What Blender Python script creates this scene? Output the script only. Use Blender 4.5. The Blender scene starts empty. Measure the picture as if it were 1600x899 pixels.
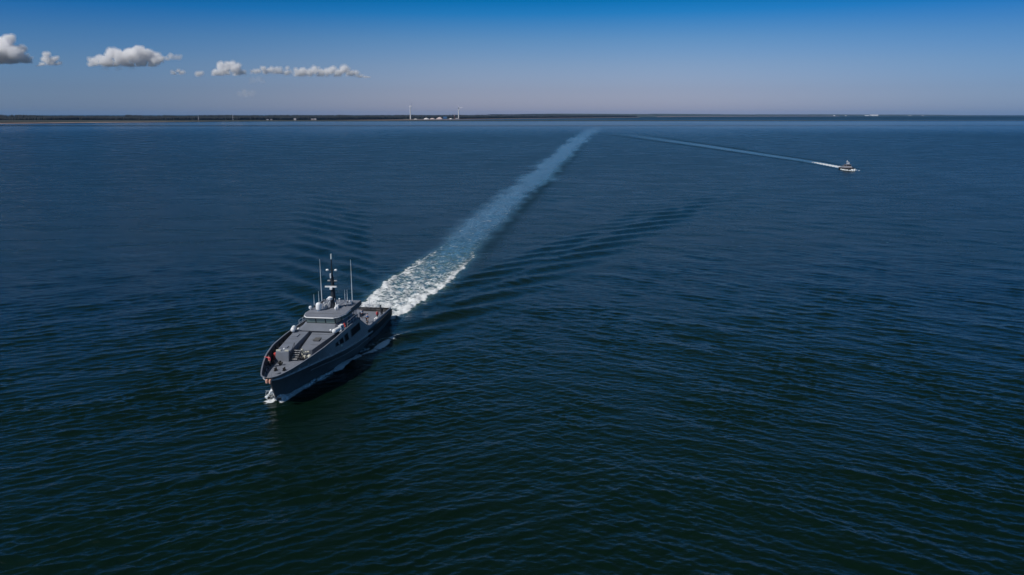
import bpy, bmesh, math, random
import numpy as np
from mathutils import Vector, Matrix

random.seed(7)
rng = np.random.default_rng(7)
sc = bpy.context.scene
C = sc.collection
R = math.radians

# ------------------------------------------------------------------ camera
CAM_H = 40.0
FPX, HOR = 1200.0, 179.5                    # focal length and horizon row in photo pixels
PITCH = math.atan((449.5 - HOR) / FPX)
cam = bpy.data.cameras.new('camera')
cam_o = bpy.data.objects.new('camera', cam)
C.objects.link(cam_o)
cam_o.location = (0, 0, CAM_H)
cam_o.rotation_euler = (math.pi / 2 - PITCH, 0, 0)
cam.sensor_width = 36
cam.lens = 36 * FPX / 1600
cam.clip_start = 0.5
cam.clip_end = 200000
sc.camera = cam_o

# ------------------------------------------------------------------ sky and sun
SUN_EL, SUN_ROT = R(47), R(236.5)
w = bpy.data.worlds.new('World')
sc.world = w
w.use_nodes = True
nt = w.node_tree
bg = nt.nodes['Background']
bg.inputs[1].default_value = 0.1
sky = nt.nodes.new('ShaderNodeTexSky')
sky.sky_type = 'NISHITA'
sky.sun_disc = False
sky.sun_elevation = SUN_EL
sky.sun_rotation = SUN_ROT
tc = nt.nodes.new('ShaderNodeTexCoord')
sx = nt.nodes.new('ShaderNodeSeparateXYZ')
nt.links.new(tc.outputs['Generated'], sx.inputs[0])
mr = nt.nodes.new('ShaderNodeMapRange')
mr.inputs[1].default_value = 0.0
mr.inputs[2].default_value = 1.0
nt.links.new(sx.outputs[2], mr.inputs[0])
rp = nt.nodes.new('ShaderNodeValToRGB')
# tint of the clear evening-blue air by height above the horizon (sine of elevation)
TINT = [(0.0, (.86, .91, 1.5)), (.030, (.59, .67, 1.14)), (.060, (.46, .60, 1.0)), (.090, (.28, .52, .92)),
        (.121, (.052, .410, .875)), (.136, (.006, .35, .80)), (.20, (.03, .46, .94)), (.30, (.17, .47, .70)),
        (.46, (.26, .40, .42)), (.70, (.27, .34, .36)), (1.0, (.27, .34, .36))]
el = rp.color_ramp.elements
while len(el) < len(TINT):
    el.new(.5)
for e, (p, c) in zip(el, TINT):
    e.position = p
    e.color = (*[v / 1.5 for v in c], 1)
mul = nt.nodes.new('ShaderNodeVectorMath'); mul.operation = 'MULTIPLY'
sca = nt.nodes.new('ShaderNodeVectorMath'); sca.operation = 'SCALE'; sca.inputs['Scale'].default_value = 1.5
nt.links.new(mr.outputs[0], rp.inputs[0])
nt.links.new(sky.outputs[0], mul.inputs[0])
nt.links.new(rp.outputs[0], mul.inputs[1])
nt.links.new(mul.outputs[0], sca.inputs[0])
# sky colour darkened to either side, a painted lens falloff
ax = nt.nodes.new('ShaderNodeMath'); ax.operation = 'SUBTRACT'; ax.inputs[1].default_value = .06
ab_ = nt.nodes.new('ShaderNodeMath'); ab_.operation = 'ABSOLUTE'
am = nt.nodes.new('ShaderNodeMapRange'); am.interpolation_type = 'SMOOTHSTEP'
am.inputs[1].default_value = .08; am.inputs[2].default_value = .62
nt.links.new(sx.outputs[0], ax.inputs[0]); nt.links.new(ax.outputs[0], ab_.inputs[0]); nt.links.new(ab_.outputs[0], am.inputs[0])
side = nt.nodes.new('ShaderNodeMix'); side.data_type = 'RGBA'
side.inputs['A'].default_value = (1, 1, 1, 1); side.inputs['B'].default_value = (.54, .74, .86, 1)
mul2 = nt.nodes.new('ShaderNodeVectorMath'); mul2.operation = 'MULTIPLY'
nt.links.new(am.outputs[0], side.inputs['Factor'])
nt.links.new(sca.outputs[0], mul2.inputs[0]); nt.links.new(side.outputs['Result'], mul2.inputs[1])
nt.links.new(mul2.outputs[0], bg.inputs[0])

sun = bpy.data.lights.new('sun', 'SUN')
sun.energy = 3.4
sun.angle = R(0.53)
sun.color = (1.0, .96, .92)
sun_o = bpy.data.objects.new('sun', sun)
C.objects.link(sun_o)
sd = Vector((math.sin(SUN_ROT) * math.cos(SUN_EL), math.cos(SUN_ROT) * math.cos(SUN_EL), math.sin(SUN_EL)))
sun_o.rotation_euler = sd.to_track_quat('Z', 'Y').to_euler()

sc.view_settings.view_transform = 'Standard'
sc.view_settings.look = 'None'
sc.view_settings.exposure = 0.0
sc.view_settings.gamma = 1.0
sc.render.engine = 'CYCLES'
sc.cycles.max_bounces = 44
sc.cycles.volume_bounces = 40
sc.cycles.transparent_max_bounces = 12
sc.cycles.use_denoising = True
try:
    sc.cycles.denoiser = 'OPENIMAGEDENOISE'
except Exception:
    pass

# ------------------------------------------------------------------ helpers
def new_mat(name, col, rough=.5, metal=0., spec=.5, noise=0., nscale=2., bump=0., dirt=None):
    m = bpy.data.materials.new(name)
    m.use_nodes = True
    t = m.node_tree
    b = t.nodes['Principled BSDF']
    b.inputs['Base Color'].default_value = (*col, 1)
    b.inputs['Roughness'].default_value = rough
    b.inputs['Metallic'].default_value = metal
    b.inputs['Specular IOR Level'].default_value = spec
    if noise:
        co = t.nodes.new('ShaderNodeTexCoord')
        n = t.nodes.new('ShaderNodeTexNoise')
        n.inputs['Scale'].default_value = nscale
        n.inputs['Detail'].default_value = 5
        n.inputs['Roughness'].default_value = .65
        t.links.new(co.outputs['Object'], n.inputs['Vector'])
        mx = t.nodes.new('ShaderNodeMix'); mx.data_type = 'RGBA'
        d = dirt or tuple(c * (1 - noise) for c in col)
        mx.inputs['A'].default_value = (*d, 1)
        mx.inputs['B'].default_value = (*[min(1, c * (1 + noise * .5)) for c in col], 1)
        r = t.nodes.new('ShaderNodeMapRange')
        r.inputs[1].default_value = .35; r.inputs[2].default_value = .65
        t.links.new(n.outputs['Fac'], r.inputs[0])
        t.links.new(r.outputs[0], mx.inputs['Factor'])
        t.links.new(mx.outputs['Result'], b.inputs['Base Color'])
        if bump:
            bp = t.nodes.new('ShaderNodeBump')
            bp.inputs['Strength'].default_value = bump
            bp.inputs['Distance'].default_value = .02
            t.links.new(n.outputs['Fac'], bp.inputs['Height'])
            t.links.new(bp.outputs[0], b.inputs['Normal'])
    return m

def link(name, me, mat, parent=None, **props):
    o = bpy.data.objects.new(name, me)
    C.objects.link(o)
    if mat:
        me.materials.append(mat)
    if parent:
        o.parent = parent
    for k, v in props.items():
        o[k] = v
    return o

def part(name, bm, mat, parent=None, angle=35, **props):
    bmesh.ops.recalc_face_normals(bm, faces=bm.faces[:])
    me = bpy.data.meshes.new(name)
    bm.to_mesh(me)
    bm.free()
    if angle:
        me.shade_smooth()
        me.set_sharp_from_angle(angle=R(angle))
    return link(name, me, mat, parent, **props)

def thing(name, label, cat, loc=(0, 0, 0), rz=0, group=None):
    o = bpy.data.objects.new(name, None)
    o.empty_display_size = .3
    C.objects.link(o)
    o.location = loc
    o.rotation_euler = (0, 0, rz)
    o['label'] = label
    o['category'] = cat
    if group:
        o['group'] = group
    return o

def BM():
    return bmesh.new()

def box(bm, c, s, rz=0., ry=0.):
    M = Matrix.Translation(c) @ Matrix.Rotation(rz, 4, 'Z') @ Matrix.Rotation(ry, 4, 'Y') @ Matrix.Diagonal((*s, 1))
    bmesh.ops.create_cube(bm, size=1, matrix=M)
    return bm

def cyl(bm, p0, p1, r0, r1=None, n=10):
    p0, p1 = Vector(p0), Vector(p1)
    d = p1 - p0
    q = d.to_track_quat('Z', 'Y').to_matrix().to_4x4()
    M = Matrix.Translation((p0 + p1) / 2) @ q
    bmesh.ops.create_cone(bm, cap_ends=True, segments=n, radius1=r0, radius2=r0 if r1 is None else max(r1, 1e-4),
                          depth=d.length, matrix=M)
    return bm

def sph(bm, c, r, s=(1, 1, 1), n=12):
    M = Matrix.Translation(c) @ Matrix.Diagonal((*s, 1))
    bmesh.ops.create_uvsphere(bm, u_segments=n, v_segments=max(6, n // 2 + 2), radius=r, matrix=M)
    return bm

def lathe(bm, c, prof, n=14):
    rings = []
    for r, z in prof:
        rings.append([bm.verts.new((c[0] + r * math.cos(2 * math.pi * k / n), c[1] + r * math.sin(2 * math.pi * k / n), c[2] + z)) for k in range(n)])
    for a, b in zip(rings, rings[1:]):
        for k in range(n):
            bm.faces.new((a[k], a[(k + 1) % n], b[(k + 1) % n], b[k]))
    bm.faces.new(rings[0][::-1]); bm.faces.new(rings[-1])
    return bm

def loft(bm, polys, cap=True):
    """closed prism through polygons of equal length"""
    rs = [[bm.verts.new(p) for p in poly] for poly in polys]
    n = len(rs[0])
    for a, b in zip(rs, rs[1:]):
        for k in range(n):
            bm.faces.new((a[k], a[(k + 1) % n], b[(k + 1) % n], b[k]))
    if cap:
        bm.faces.new(rs[0][::-1]); bm.faces.new(rs[-1])
    return bm

def sweep(bm, path, hw, hh, closed=False):
    """rectangular bar along a path (horizontal half width, vertical half height)"""
    P = [Vector(p) for p in path]
    rings = []
    for i, p in enumerate(P):
        t = (P[min(i + 1, len(P) - 1)] - P[max(i - 1, 0)])
        t.z = 0
        t.normalize()
        nrm = Vector((-t.y, t.x, 0))
        rings.append([bm.verts.new(p + nrm * a * hw + Vector((0, 0, b * hh))) for a, b in ((-1, -1), (1, -1), (1, 1), (-1, 1))])
    for a, b in zip(rings, rings[1:]):
        for k in range(4):
            bm.faces.new((a[k], a[(k + 1) % 4], b[(k + 1) % 4], b[k]))
    bm.faces.new(rings[0][::-1]); bm.faces.new(rings[-1])
    return bm

def tube(bm, path, r, n=6):
    for a, b in zip(path, path[1:]):
        cyl(bm, a, b, r, r, n)
    return bm

def mirror_y(poly):
    return poly + [(x, -y, z) for x, y, z in reversed(poly)]

def vnoise(x, y, seed=0):
    """smooth value noise, numpy arrays in, 0..1 out"""
    xi = np.floor(x).astype(np.int64); yi = np.floor(y).astype(np.int64)
    fx = x - xi; fy = y - yi
    fx = fx * fx * (3 - 2 * fx); fy = fy * fy * (3 - 2 * fy)
    def hsh(a, b):
        n = (a * 374761393 + b * 668265263 + seed * 1442695041) & 0xffffffff
        n = ((n ^ (n >> 13)) * 1274126177) & 0xffffffff
        return ((n ^ (n >> 16)) & 0xffff) / 65535.
    a = hsh(xi, yi); b = hsh(xi + 1, yi); c = hsh(xi, yi + 1); d = hsh(xi + 1, yi + 1)
    return (a * (1 - fx) + b * fx) * (1 - fy) + (c * (1 - fx) + d * fx) * fy

def at(px, py, dist):
    """world point seen at a photo pixel at a horizontal distance (used to place far land and clouds)"""
    d = np.array([1., 0, 0]) * (px - 800) / FPX + np.array([0, -math.sin(PITCH), -math.cos(PITCH)]) * (py - 449.5) / FPX \
        + np.array([0, math.cos(PITCH), -math.sin(PITCH)])
    return Vector(np.array([0, 0, CAM_H]) + d * dist / d[1])

def smooth(a, lo, hi):
    t = np.clip((a - lo) / (hi - lo), 0, 1)
    return t * t * (3 - 2 * t)

# ------------------------------------------------------------------ ship frame (x forward from the stern, y to port)
SHIP_O = np.array([-28.46, 148.78])
SHIP_H = np.array([-.1161, -.9932])
SHIP_P = np.array([.9932, -.1161])
SHIP_RZ = math.atan2(SHIP_H[1], SHIP_H[0])
HULL_YAW = .0045                            # the hull's own axis is a hair off the frame the fittings are set out in
WLX = [0, 10, 24, 31, 35, 39, 43, 45.6]
WLB = [4.2, 4.6, 4.4, 3.1, 2.1, 1.1, .42, .04]

# ------------------------------------------------------------------ sea
def build_sea():
    ys = [-4000, -2000, -1000, -500, -250, -120, -60, -25, 0, 15, 25, 32, 37, 41]
    y = 44.0
    while y < 90000:
        ys.append(y)
        y += max(.19, min(y * y / (768 * 40) * .58, y * .06))
    Y = np.array(ys)
    ncol = 1060
    sx_ = np.linspace(-1.0, 1.0, ncol)
    sx_ = 0.80 * sx_ + 0.9 * sx_ ** 9
    off = np.abs(Y) + 26
    X2 = sx_[None, :] * off[:, None]
    Y2 = np.repeat(Y[:, None], ncol, 1)
    dy = np.gradient(Y); dx = off * (sx_[ncol // 2 + 1] - sx_[ncol // 2])
    sp = np.maximum(np.abs(dy), dx)
    Z = np.zeros_like(X2, dtype=np.float32)
    near = np.where((Y > 30) & (Y < 2500))[0]
    Xn = X2[near].astype(np.float32); Yn = Y2[near].astype(np.float32)
    spn = sp[near].astype(np.float32)
    # two crossing wind-wave trains; which one leads changes slowly over the water
    ang = np.arctan2(Xn, Yn + 40)
    wa = smooth(-ang + .12 * (vnoise(Xn / 60, Yn / 60, 3) - .5) * 2, -.35, .25)
    wa = wa * (1 - .55 * smooth(Yn, 110, 230))
    zz = np.zeros_like(Xn)
    for k in range(200):
        sysA = k % 2 == 0
        if k >= 150:
            lam = 4.5 * 4.0 ** rng.random(); spread = R(26); amp = .0019 * lam ** .9
        elif k < 84:
            lam = .62 * 2.6 ** rng.random(); spread = R(34); amp = .0052 * lam
        else:
            lam = 1.5 * 3.0 ** rng.random(); spread = R(19); amp = .0036 * lam ** .9
        mean = R(34) if sysA else R(-27)
        th = mean + rng.normal(0, spread)
        kx = -math.sin(th) * 2 * math.pi / lam; ky = math.cos(th) * 2 * math.pi / lam
        amp *= .5 + rng.random()
        cut = np.clip((lam / 2.6 - spn) / (lam / 6), 0, 1)[:, None]
        rows = np.where(cut[:, 0] > 0)[0]
        if not len(rows):
            continue
        r0, r1 = rows[0], rows[-1] + 1
        ph = kx * Xn[r0:r1] + ky * Yn[r0:r1] + np.float32(rng.random() * 6.283)
        c = np.cos(ph)
        c = c + .35 * (2 * c * c - 1)         # sharper crests
        zz[r0:r1] += amp * c * (wa[r0:r1] if sysA else 1 - wa[r0:r1]) * cut[r0:r1]
    zz *= (.45 + 1.1 * vnoise(Xn / 9, Yn / 11, 11) * (.6 + .8 * vnoise(Xn / 34, Yn / 41, 12)))

    zz *= 1 - .4 * smooth(Yn, 95, 230)

    # ship coordinates
    rx = Xn - SHIP_O[0]; ry = Yn - SHIP_O[1]
    sxl = rx * SHIP_H[0] + ry * SHIP_H[1]
    syl = rx * SHIP_P[0] + ry * SHIP_P[1]

    def kelvin(a, c, V, gain, amax, lmin):
        """steady ship-wave pattern behind a moving point"""
        k0 = 9.81 / V ** 2
        m = (a > 2) & (a < amax) & (np.abs(c) < a * .42 + 3)
        ia, ic = a[m].astype(np.float32), c[m].astype(np.float32)
        spm = np.repeat(spn[:, None], a.shape[1], 1)[m]
        out = np.zeros_like(ia)
        ths = np.linspace(R(-66), R(66), 300)
        for t in ths:
            k = k0 / math.cos(t) ** 2
            lam = 2 * math.pi / k
            if lam < lmin:
                continue
            A = math.exp(-((abs(t) - R(43)) / R(17)) ** 2)
            if A < .03:
                continue
            out += A * np.cos(k * (ia * math.cos(t) + ic * math.sin(t))) * np.clip((lam / 2.6 - spm) / (lam / 5), 0, 1)
        out *= gain * (ths[1] - ths[0]) * smooth(ia, 2, 18) * (1 - smooth(ia, amax * .15, amax))
        out *= 1 - smooth(np.abs(ic) / (ia + 8), .36, .42)
        r = np.zeros_like(a, dtype=np.float32)
        r[m] = out
        return r
    zz += kelvin(44 - sxl, syl, 5.1, .74, 900, 2.4) * (.7 + .6 * vnoise(Xn / 17, Yn / 26, 51))
    zz += kelvin(5 - sxl, syl, 4.5, .50, 900, 2.2) * (.6 + .8 * vnoise(Xn / 13, Yn / 22, 52))
    # second boat
    bx, by = 249.0, 575.0
    zz += kelvin(Yn - by + 18, Xn - bx, 6.0, .6, 1300, 6.0)

    # unresolved ripples: rougher where the mesh is coarse, in drifting wind patches
    rg = np.interp(Y, [40, 120, 260, 700, 1400, 2600, 4200, 7500, 10500], [.13, .19, .25, .29, .29, .20, .18, .40, .48])[:, None]
    pat = vnoise(X2 / 420, Y2 / 900, 31) * .6 + vnoise(X2 / 150, Y2 / 330, 32) * .4
    rg = rg * (.9 + .2 * pat)
    rg = rg + 0 * X2
    # foam, bubbly water and slick masks
    foam = np.zeros_like(zz); aer = np.zeros_like(zz); slick = np.zeros_like(zz)
    a = -sxl
    # the wake bends very slightly
    cw = syl - np.interp(a, [0, 25, 44, 72, 108, 158, 237, 373, 583, 1160, 1625, 2005, 4000], [.2, .9, 1.2, 1.5, 1.8, 1.7, 2.0, 2.4, 3.0, 4.6, 11, 19, 66])
    hw = np.interp(a, [-3, 2, 16, 35, 79, 167, 300, 434, 956, 2000], [4.8, 5.6, 7.9, 8.4, 7.6, 7.8, 8.6, 9.8, 13.5, 21])
    wob = (vnoise(a / 7, cw * 0 + 1.5, 5) - .5) * 1.6 * smooth(a, 0, 20) + (vnoise(a / 2.2, cw * 0 + np.sign(cw) * 4, 6) - .5) * 1.3 + (vnoise(a / 31, cw * 0 + np.sign(cw) * 9, 7) - .5) * 2.4 * smooth(a, 20, 80)
    e = np.abs(cw) + wob + ((vnoise(a / 70, cw * 0 + np.sign(cw) * 5, 8) - .5) * .5 + (vnoise(Xn / 3.2, Yn / 9, 10) - .5) * .55 + (vnoise(Xn / 9, Yn / 31, 14) - .5) * .45) * hw * smooth(a, 40, 160)
    inside = 1 - smooth(e, hw - 1.3, hw + .5)
    edge = np.exp(-((e - hw + 1.4) / 1.4) ** 2)
    life = (1 - smooth(a, 25, 200))
    on = smooth(a, -2.5, 1.0)
    foam = np.maximum(foam, on * inside * life * (.50 + .10 * edge + .08 * (1 - smooth(a, 5, 45))))
    foam = np.maximum(foam, on * inside * .40 * (1 - smooth(a, 140, 800)))
    aer = np.maximum(aer, on * inside * (1 - smooth(a, 20, 135)))
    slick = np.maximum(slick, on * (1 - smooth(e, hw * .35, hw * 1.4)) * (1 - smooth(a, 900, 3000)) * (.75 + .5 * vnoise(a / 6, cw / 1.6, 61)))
    zz += .42 * smooth(a, 30, 90) * np.exp(-((cw + .5) / (hw * .75)) ** 2) * (1 - .4 * smooth(a, 500, 1800))
    rg[near] += .13 * smooth(a, 25, 110) * (1 - smooth(a, 300, 1300)) * np.exp(-((cw - hw * 1.15) / (hw * .42)) ** 2)
    bump_w = (vnoise(a / 1.3, cw / 1.0, 21) + .6 * vnoise(a / .6, cw / .55, 22) - .8) * .62
    zz += bump_w * on * inside * (1 - smooth(a, 40, 130)) + .25 * on * inside * np.exp(-(a / 22) ** 2)
    # along the hull
    wk_syl = syl
    syl = syl - HULL_YAW * sxl
    bw = np.interp(sxl, WLX, WLB)
    d = np.abs(syl) - bw
    hullzone = smooth(sxl, 20, 24) * (1 - smooth(sxl, 45.6, 46.4))
    foam = np.maximum(foam, hullzone * np.exp(-((d - .65) / .8) ** 2) * (.46 + .62 * vnoise(sxl / 2.3, syl * 0, 9)))
    # breaking crest of the bow wave that leaves the hull
    for s in (1, -1):
        u = sxl
        yc = s * np.interp(u, [8, 14, 19, 23, 27, 31], [10.0, 8.1, 6.7, 5.7, 5.0, 4.0])
        dd = syl - yc
        zn = smooth(u, 9, 14) * (1 - smooth(u, 26.5, 28))
        foam = np.maximum(foam, zn * np.exp(-(dd / 1.0) ** 2) * (.52 + .55 * vnoise(u / 1.6, u * 0, 13)))
        foam = np.maximum(foam, zn * .47 * np.exp(-((dd + s * 1.6) / 2.0) ** 2) * (1 - smooth(u, 20, 27)))
        zz += .28 * zn * np.exp(-(dd / 1.0) ** 2)
        # thin line where the stern wave peels away
        yc2 = s * np.interp(u, [-14, 0, 8], [9.5, 6.3, 4.9])
        foam = np.maximum(foam, .42 * np.exp(-((syl - yc2) / .6) ** 2) * smooth(u, -9, -4) * (1 - smooth(u, 5, 9)))
        aer = np.maximum(aer, .5 * zn * np.exp(-((dd + s * 1.0) / 1.6) ** 2))
    bs = np.exp(-(((sxl - 45.6) / 1.6) ** 2 + ((syl + 1.0) / 1.2) ** 2))
    foam = np.maximum(foam, bs * .72)
    # second boat wake
    ab = Yn - by
    cb = Xn - bx - np.interp(ab, [-20, 27, 107, 210, 455, 880, 1160, 2500], [1.0, 6.9, 12.2, 9.3, 4.6, -11.3, -22.8, -80])
    hb = 3.1 + .006 * np.clip(ab, 0, None)
    inb = 1 - smooth(np.abs(cb), hb * .7, hb * 1.15)
    onb = smooth(ab, -8, -2)
    foam = np.maximum(foam, onb * inb * np.clip(1.9 - smooth(ab, 0, 150) * 1.9, 0, 1.5))
    slick = np.maximum(slick, onb * (1 - smooth(np.abs(cb), hb * 1.3, hb * 2.1)) * (1 - smooth(ab, 250, 1250)) * .8)
    for s_ in (-1, 1):
        rg[near] += .14 * smooth(ab, -5, 30) * (1 - smooth(ab, 400, 1300)) * np.exp(-((cb * s_ - hb * 2.2 - .012 * ab) / (hb * .9)) ** 2)
    inb2 = np.exp(-((np.abs(cb) - 2.9) / 1.0) ** 2) * smooth(ab, -9, -6) * (1 - smooth(ab, -3, 6))
    foam = np.maximum(foam, inb2)

    Z[near] = zz
    def full(v):
        f = np.zeros_like(Z); f[near] = v; return f
    foam, aer, slick = full(foam), full(aer), full(slick)
    nr, nc = X2.shape
    co = np.stack([X2, Y2, Z], -1).reshape(-1, 3).astype(np.float32)
    i = np.arange(nr - 1)[:, None] * nc + np.arange(nc - 1)[None, :]
    quads = np.stack([i, i + 1, i + 1 + nc, i + nc], -1).reshape(-1, 4)
    # split the sheet: wake of the ship, wake of the boat, the rest
    def fq(v):
        return (v[:-1, :-1] + v[1:, :-1] + v[:-1, 1:] + v[1:, 1:]).reshape(-1) / 4
    wk = fq(np.maximum(foam, slick * .9)) > .18
    xq = fq(X2); yq = fq(Y2)
    boat = wk & (xq > 110 + (yq < 640) * 40) & (yq > 540)
    shipw = wk & ~boat
    out = []
    for name, sel, props in (('sea', ~wk, dict(kind='structure', label='dark blue rippled open sea')),
                             ('ship_wake', shipw, dict(kind='stuff', label='long white foaming wake trailing behind the grey patrol ship')),
                             ('boat_wake', boat, dict(kind='stuff', label='narrow white wake behind the small distant boat'))):
        q = quads[sel]
        used, inv = np.unique(q.ravel(), return_inverse=True)
        me = bpy.data.meshes.new(name)
        me.vertices.add(len(used)); me.loops.add(len(inv)); me.polygons.add(len(q))
        me.vertices.foreach_set('co', co[used].ravel())
        me.loops.foreach_set('vertex_index', inv.astype(np.int32))
        me.polygons.foreach_set('loop_start', np.arange(0, len(inv), 4, dtype=np.int32))
        me.polygons.foreach_set('loop_total', np.full(len(q), 4, dtype=np.int32))
        me.update()
        me.shade_smooth()
        for an, v in (('foam', foam), ('aer', aer), ('slick', slick), ('ripple', rg + 0 * Z)):
            at_ = me.attributes.new(an, 'FLOAT', 'POINT')
            at_.data.foreach_set('value', v.reshape(-1)[used].astype(np.float32))
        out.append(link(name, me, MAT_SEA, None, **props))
    return out

def sea_material():
    m = bpy.data.materials.new('sea_water')
    m.use_nodes = True
    t = m.node_tree
    N, L = t.nodes.new, t.links.new
    b = t.nodes['Principled BSDF']
    b.inputs['IOR'].default_value = 1.333
    def attr(n):
        a = N('ShaderNodeAttribute'); a.attribute_name = n
        return a.outputs['Fac']
    def math_(op, a, b_=None, c=None):
        n = N('ShaderNodeMath'); n.operation = op
        for i_, v in enumerate((a, b_, c)):
            if v is None: continue
            if isinstance(v, (int, float)): n.inputs[i_].default_value = v
            else: L(v, n.inputs[i_])
        return n.outputs[0]
    def rng_(v, a, b_, c=0., d=1., smoothst=False):
        n = N('ShaderNodeMapRange')
        if smoothst: n.interpolation_type = 'SMOOTHSTEP'
        L(v, n.inputs[0])
        for i_, x in enumerate((a, b_, c, d)): n.inputs[i_ + 1].default_value = x
        return n.outputs[0]
    def mix(f, a, b_):
        n = N('ShaderNodeMix'); n.data_type = 'RGBA'
        L(f, n.inputs['Factor'])
        for k, v in (('A', a), ('B', b_)):
            if isinstance(v, tuple): n.inputs[k].default_value = (*v, 1)
            else: L(v, n.inputs[k])
        return n.outputs['Result']
    co = N('ShaderNodeTexCoord').outputs['Object']
    def noise(scale, detail=3, rough=.55, stretch=(1, 1, 1), rot=0., dist=0.):
        mp = N('ShaderNodeMapping')
        mp.inputs['Scale'].default_value = stretch
        mp.inputs['Rotation'].default_value = (0, 0, rot)
        L(co, mp.inputs['Vector'])
        n = N('ShaderNodeTexNoise')
        n.inputs['Scale'].default_value = scale
        n.inputs['Detail'].default_value = detail
        n.inputs['Roughness'].default_value = rough
        n.inputs['Distortion'].default_value = dist
        L(mp.outputs[0], n.inputs['Vector'])
        return n.outputs['Fac']
    foam, aer, slick, rip = attr('foam'), attr('aer'), attr('slick'), attr('ripple')
    # foam lace
    rz = SHIP_RZ
    lace = noise(.5, 6, .74, (.6, 1.45, 1), R(-6), .6)
    lace3 = noise(4.2, 4, .7, (.7, 1.3, 1), 0, .3)
    lace2 = noise(1.5, 5, .7, (.8, 1.3, 1), 0, .4)
    pat = math_('ADD', math_('MULTIPLY', lace, .46), math_('ADD', math_('MULTIPLY', lace2, .34), math_('MULTIPLY', lace3, .20)))
    inv = math_('SUBTRACT', 1.0, foam)
    lo = rng_(inv, 0, 1, .16, .80)
    ff = N('ShaderNodeMapRange'); ff.interpolation_type = 'SMOOTHSTEP'
    L(pat, ff.inputs[0]); L(lo, ff.inputs[1]); L(math_('ADD', lo, .09), ff.inputs[2])
    fm = math_('MULTIPLY', ff.outputs[0], rng_(foam, .04, .22))
    # water body colour
    big = noise(.012, 3, .5, (1, .6, 1))
    deep = mix(rng_(big, .35, .65), (.0019, .0085, .0038), (.0023, .0110, .0068))
    c1 = mix(math_('MULTIPLY', aer, rng_(lace, .30, .62)), deep, (.105, .150, .105))
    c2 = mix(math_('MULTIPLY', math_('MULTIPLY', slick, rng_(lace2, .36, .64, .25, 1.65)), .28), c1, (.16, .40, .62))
    colr = mix(fm, c2, (.74, .76, .76))
    L(colr, b.inputs['Base Color'])
    rr = math_('MULTIPLY', rip, math_('SUBTRACT', 1.0, math_('MULTIPLY', slick, .25)))
    rr = math_('MULTIPLY', rr, rng_(noise(.06, 5, .66, (.5, 1.1, 1), R(6), .5), .32, .68, .84, 1.18))
    ro = N('ShaderNodeMix'); ro.data_type = 'FLOAT'
    L(fm, ro.inputs['Factor']); L(rr, ro.inputs['A']); ro.inputs['B'].default_value = .7
    L(ro.outputs['Result'], b.inputs['Roughness'])
    # ripples
    n1 = noise(.62, 4, .55, (.55, 1.25, 1), R(-12), .3)
    n2 = noise(2.6, 3, .6, (.6, 1.2, 1), R(18), .2)
    n3 = noise(.16, 3, .5, (.5, 1.3, 1), R(8), .2)
    n1 = math_('SUBTRACT', 1.0, math_('ABSOLUTE', math_('SUBTRACT', math_('MULTIPLY', n1, 2.0), 1.0)))
    h = math_('ADD', math_('MULTIPLY', n1, .15), math_('MULTIPLY', n2, .05))
    h = math_('ADD', h, math_('MULTIPLY', n3, .28))
    h = math_('MULTIPLY', h, math_('SUBTRACT', 1.0, math_('MULTIPLY', slick, .35)))
    h = math_('MULTIPLY', h, rng_(rip, .19, .28, 1.0, 3.0))
    h = math_('ADD', h, math_('MULTIPLY', fm, .10))
    bp = N('ShaderNodeBump')
    bp.inputs['Strength'].default_value = 1.0
    bp.inputs['Distance'].default_value = .55
    L(h, bp.inputs['Height'])
    L(bp.outputs[0], b.inputs['Normal'])
    return m

MAT_SEA = sea_material()
build_sea()

# ------------------------------------------------------------------ far land
M_SAND = new_mat('beach_sand', (.36, .25, .21), .9, noise=.3, nscale=.02)
M_SOIL = new_mat('heath_ground', (.035, .038, .024), .95, noise=.3, nscale=.01)
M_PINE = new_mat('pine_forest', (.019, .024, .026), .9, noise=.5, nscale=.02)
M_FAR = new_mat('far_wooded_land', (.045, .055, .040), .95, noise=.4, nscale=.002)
M_WHITE = new_mat('white_render', (.80, .78, .76), .7)
M_PINKST = new_mat('pale_crushed_stone', (.62, .50, .47), .9, noise=.25, nscale=.05)
M_CHALK = new_mat('white_crushed_stone', (.82, .78, .76), .9, noise=.2, nscale=.05)
M_GREYROOF = new_mat('grey_roof_sheet', (.35, .34, .36), .6)
M_BLUE = new_mat('blue_sheet_wall', (.06, .16, .34), .5)
M_RUST = new_mat('red_crane_paint', (.42, .10, .08), .5)
M_STEEL = new_mat('pale_steel', (.62, .62, .64), .4)

SHORE = [(-260, 197.0), (0, 193.4), (150, 191.9), (300, 190.5), (450, 189.2), (600, 188.0), (700, 187.1), (800, 185.9),
         (880, 185.0), (940, 184.4), (1000, 183.7)]

def shore_pts(sh, n):
    px = np.linspace(sh[0][0], sh[-1][0], n)
    py = np.interp(px, [s[0] for s in sh], [s[1] for s in sh])
    d = 1.0497 * CAM_H * FPX / (py - HOR)
    d = d * (1 + .004 * (vnoise(px / 23, px * 0, 41) - .5))
    return np.stack([(px - 800) / FPX * d * .9766, d], -1)

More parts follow.
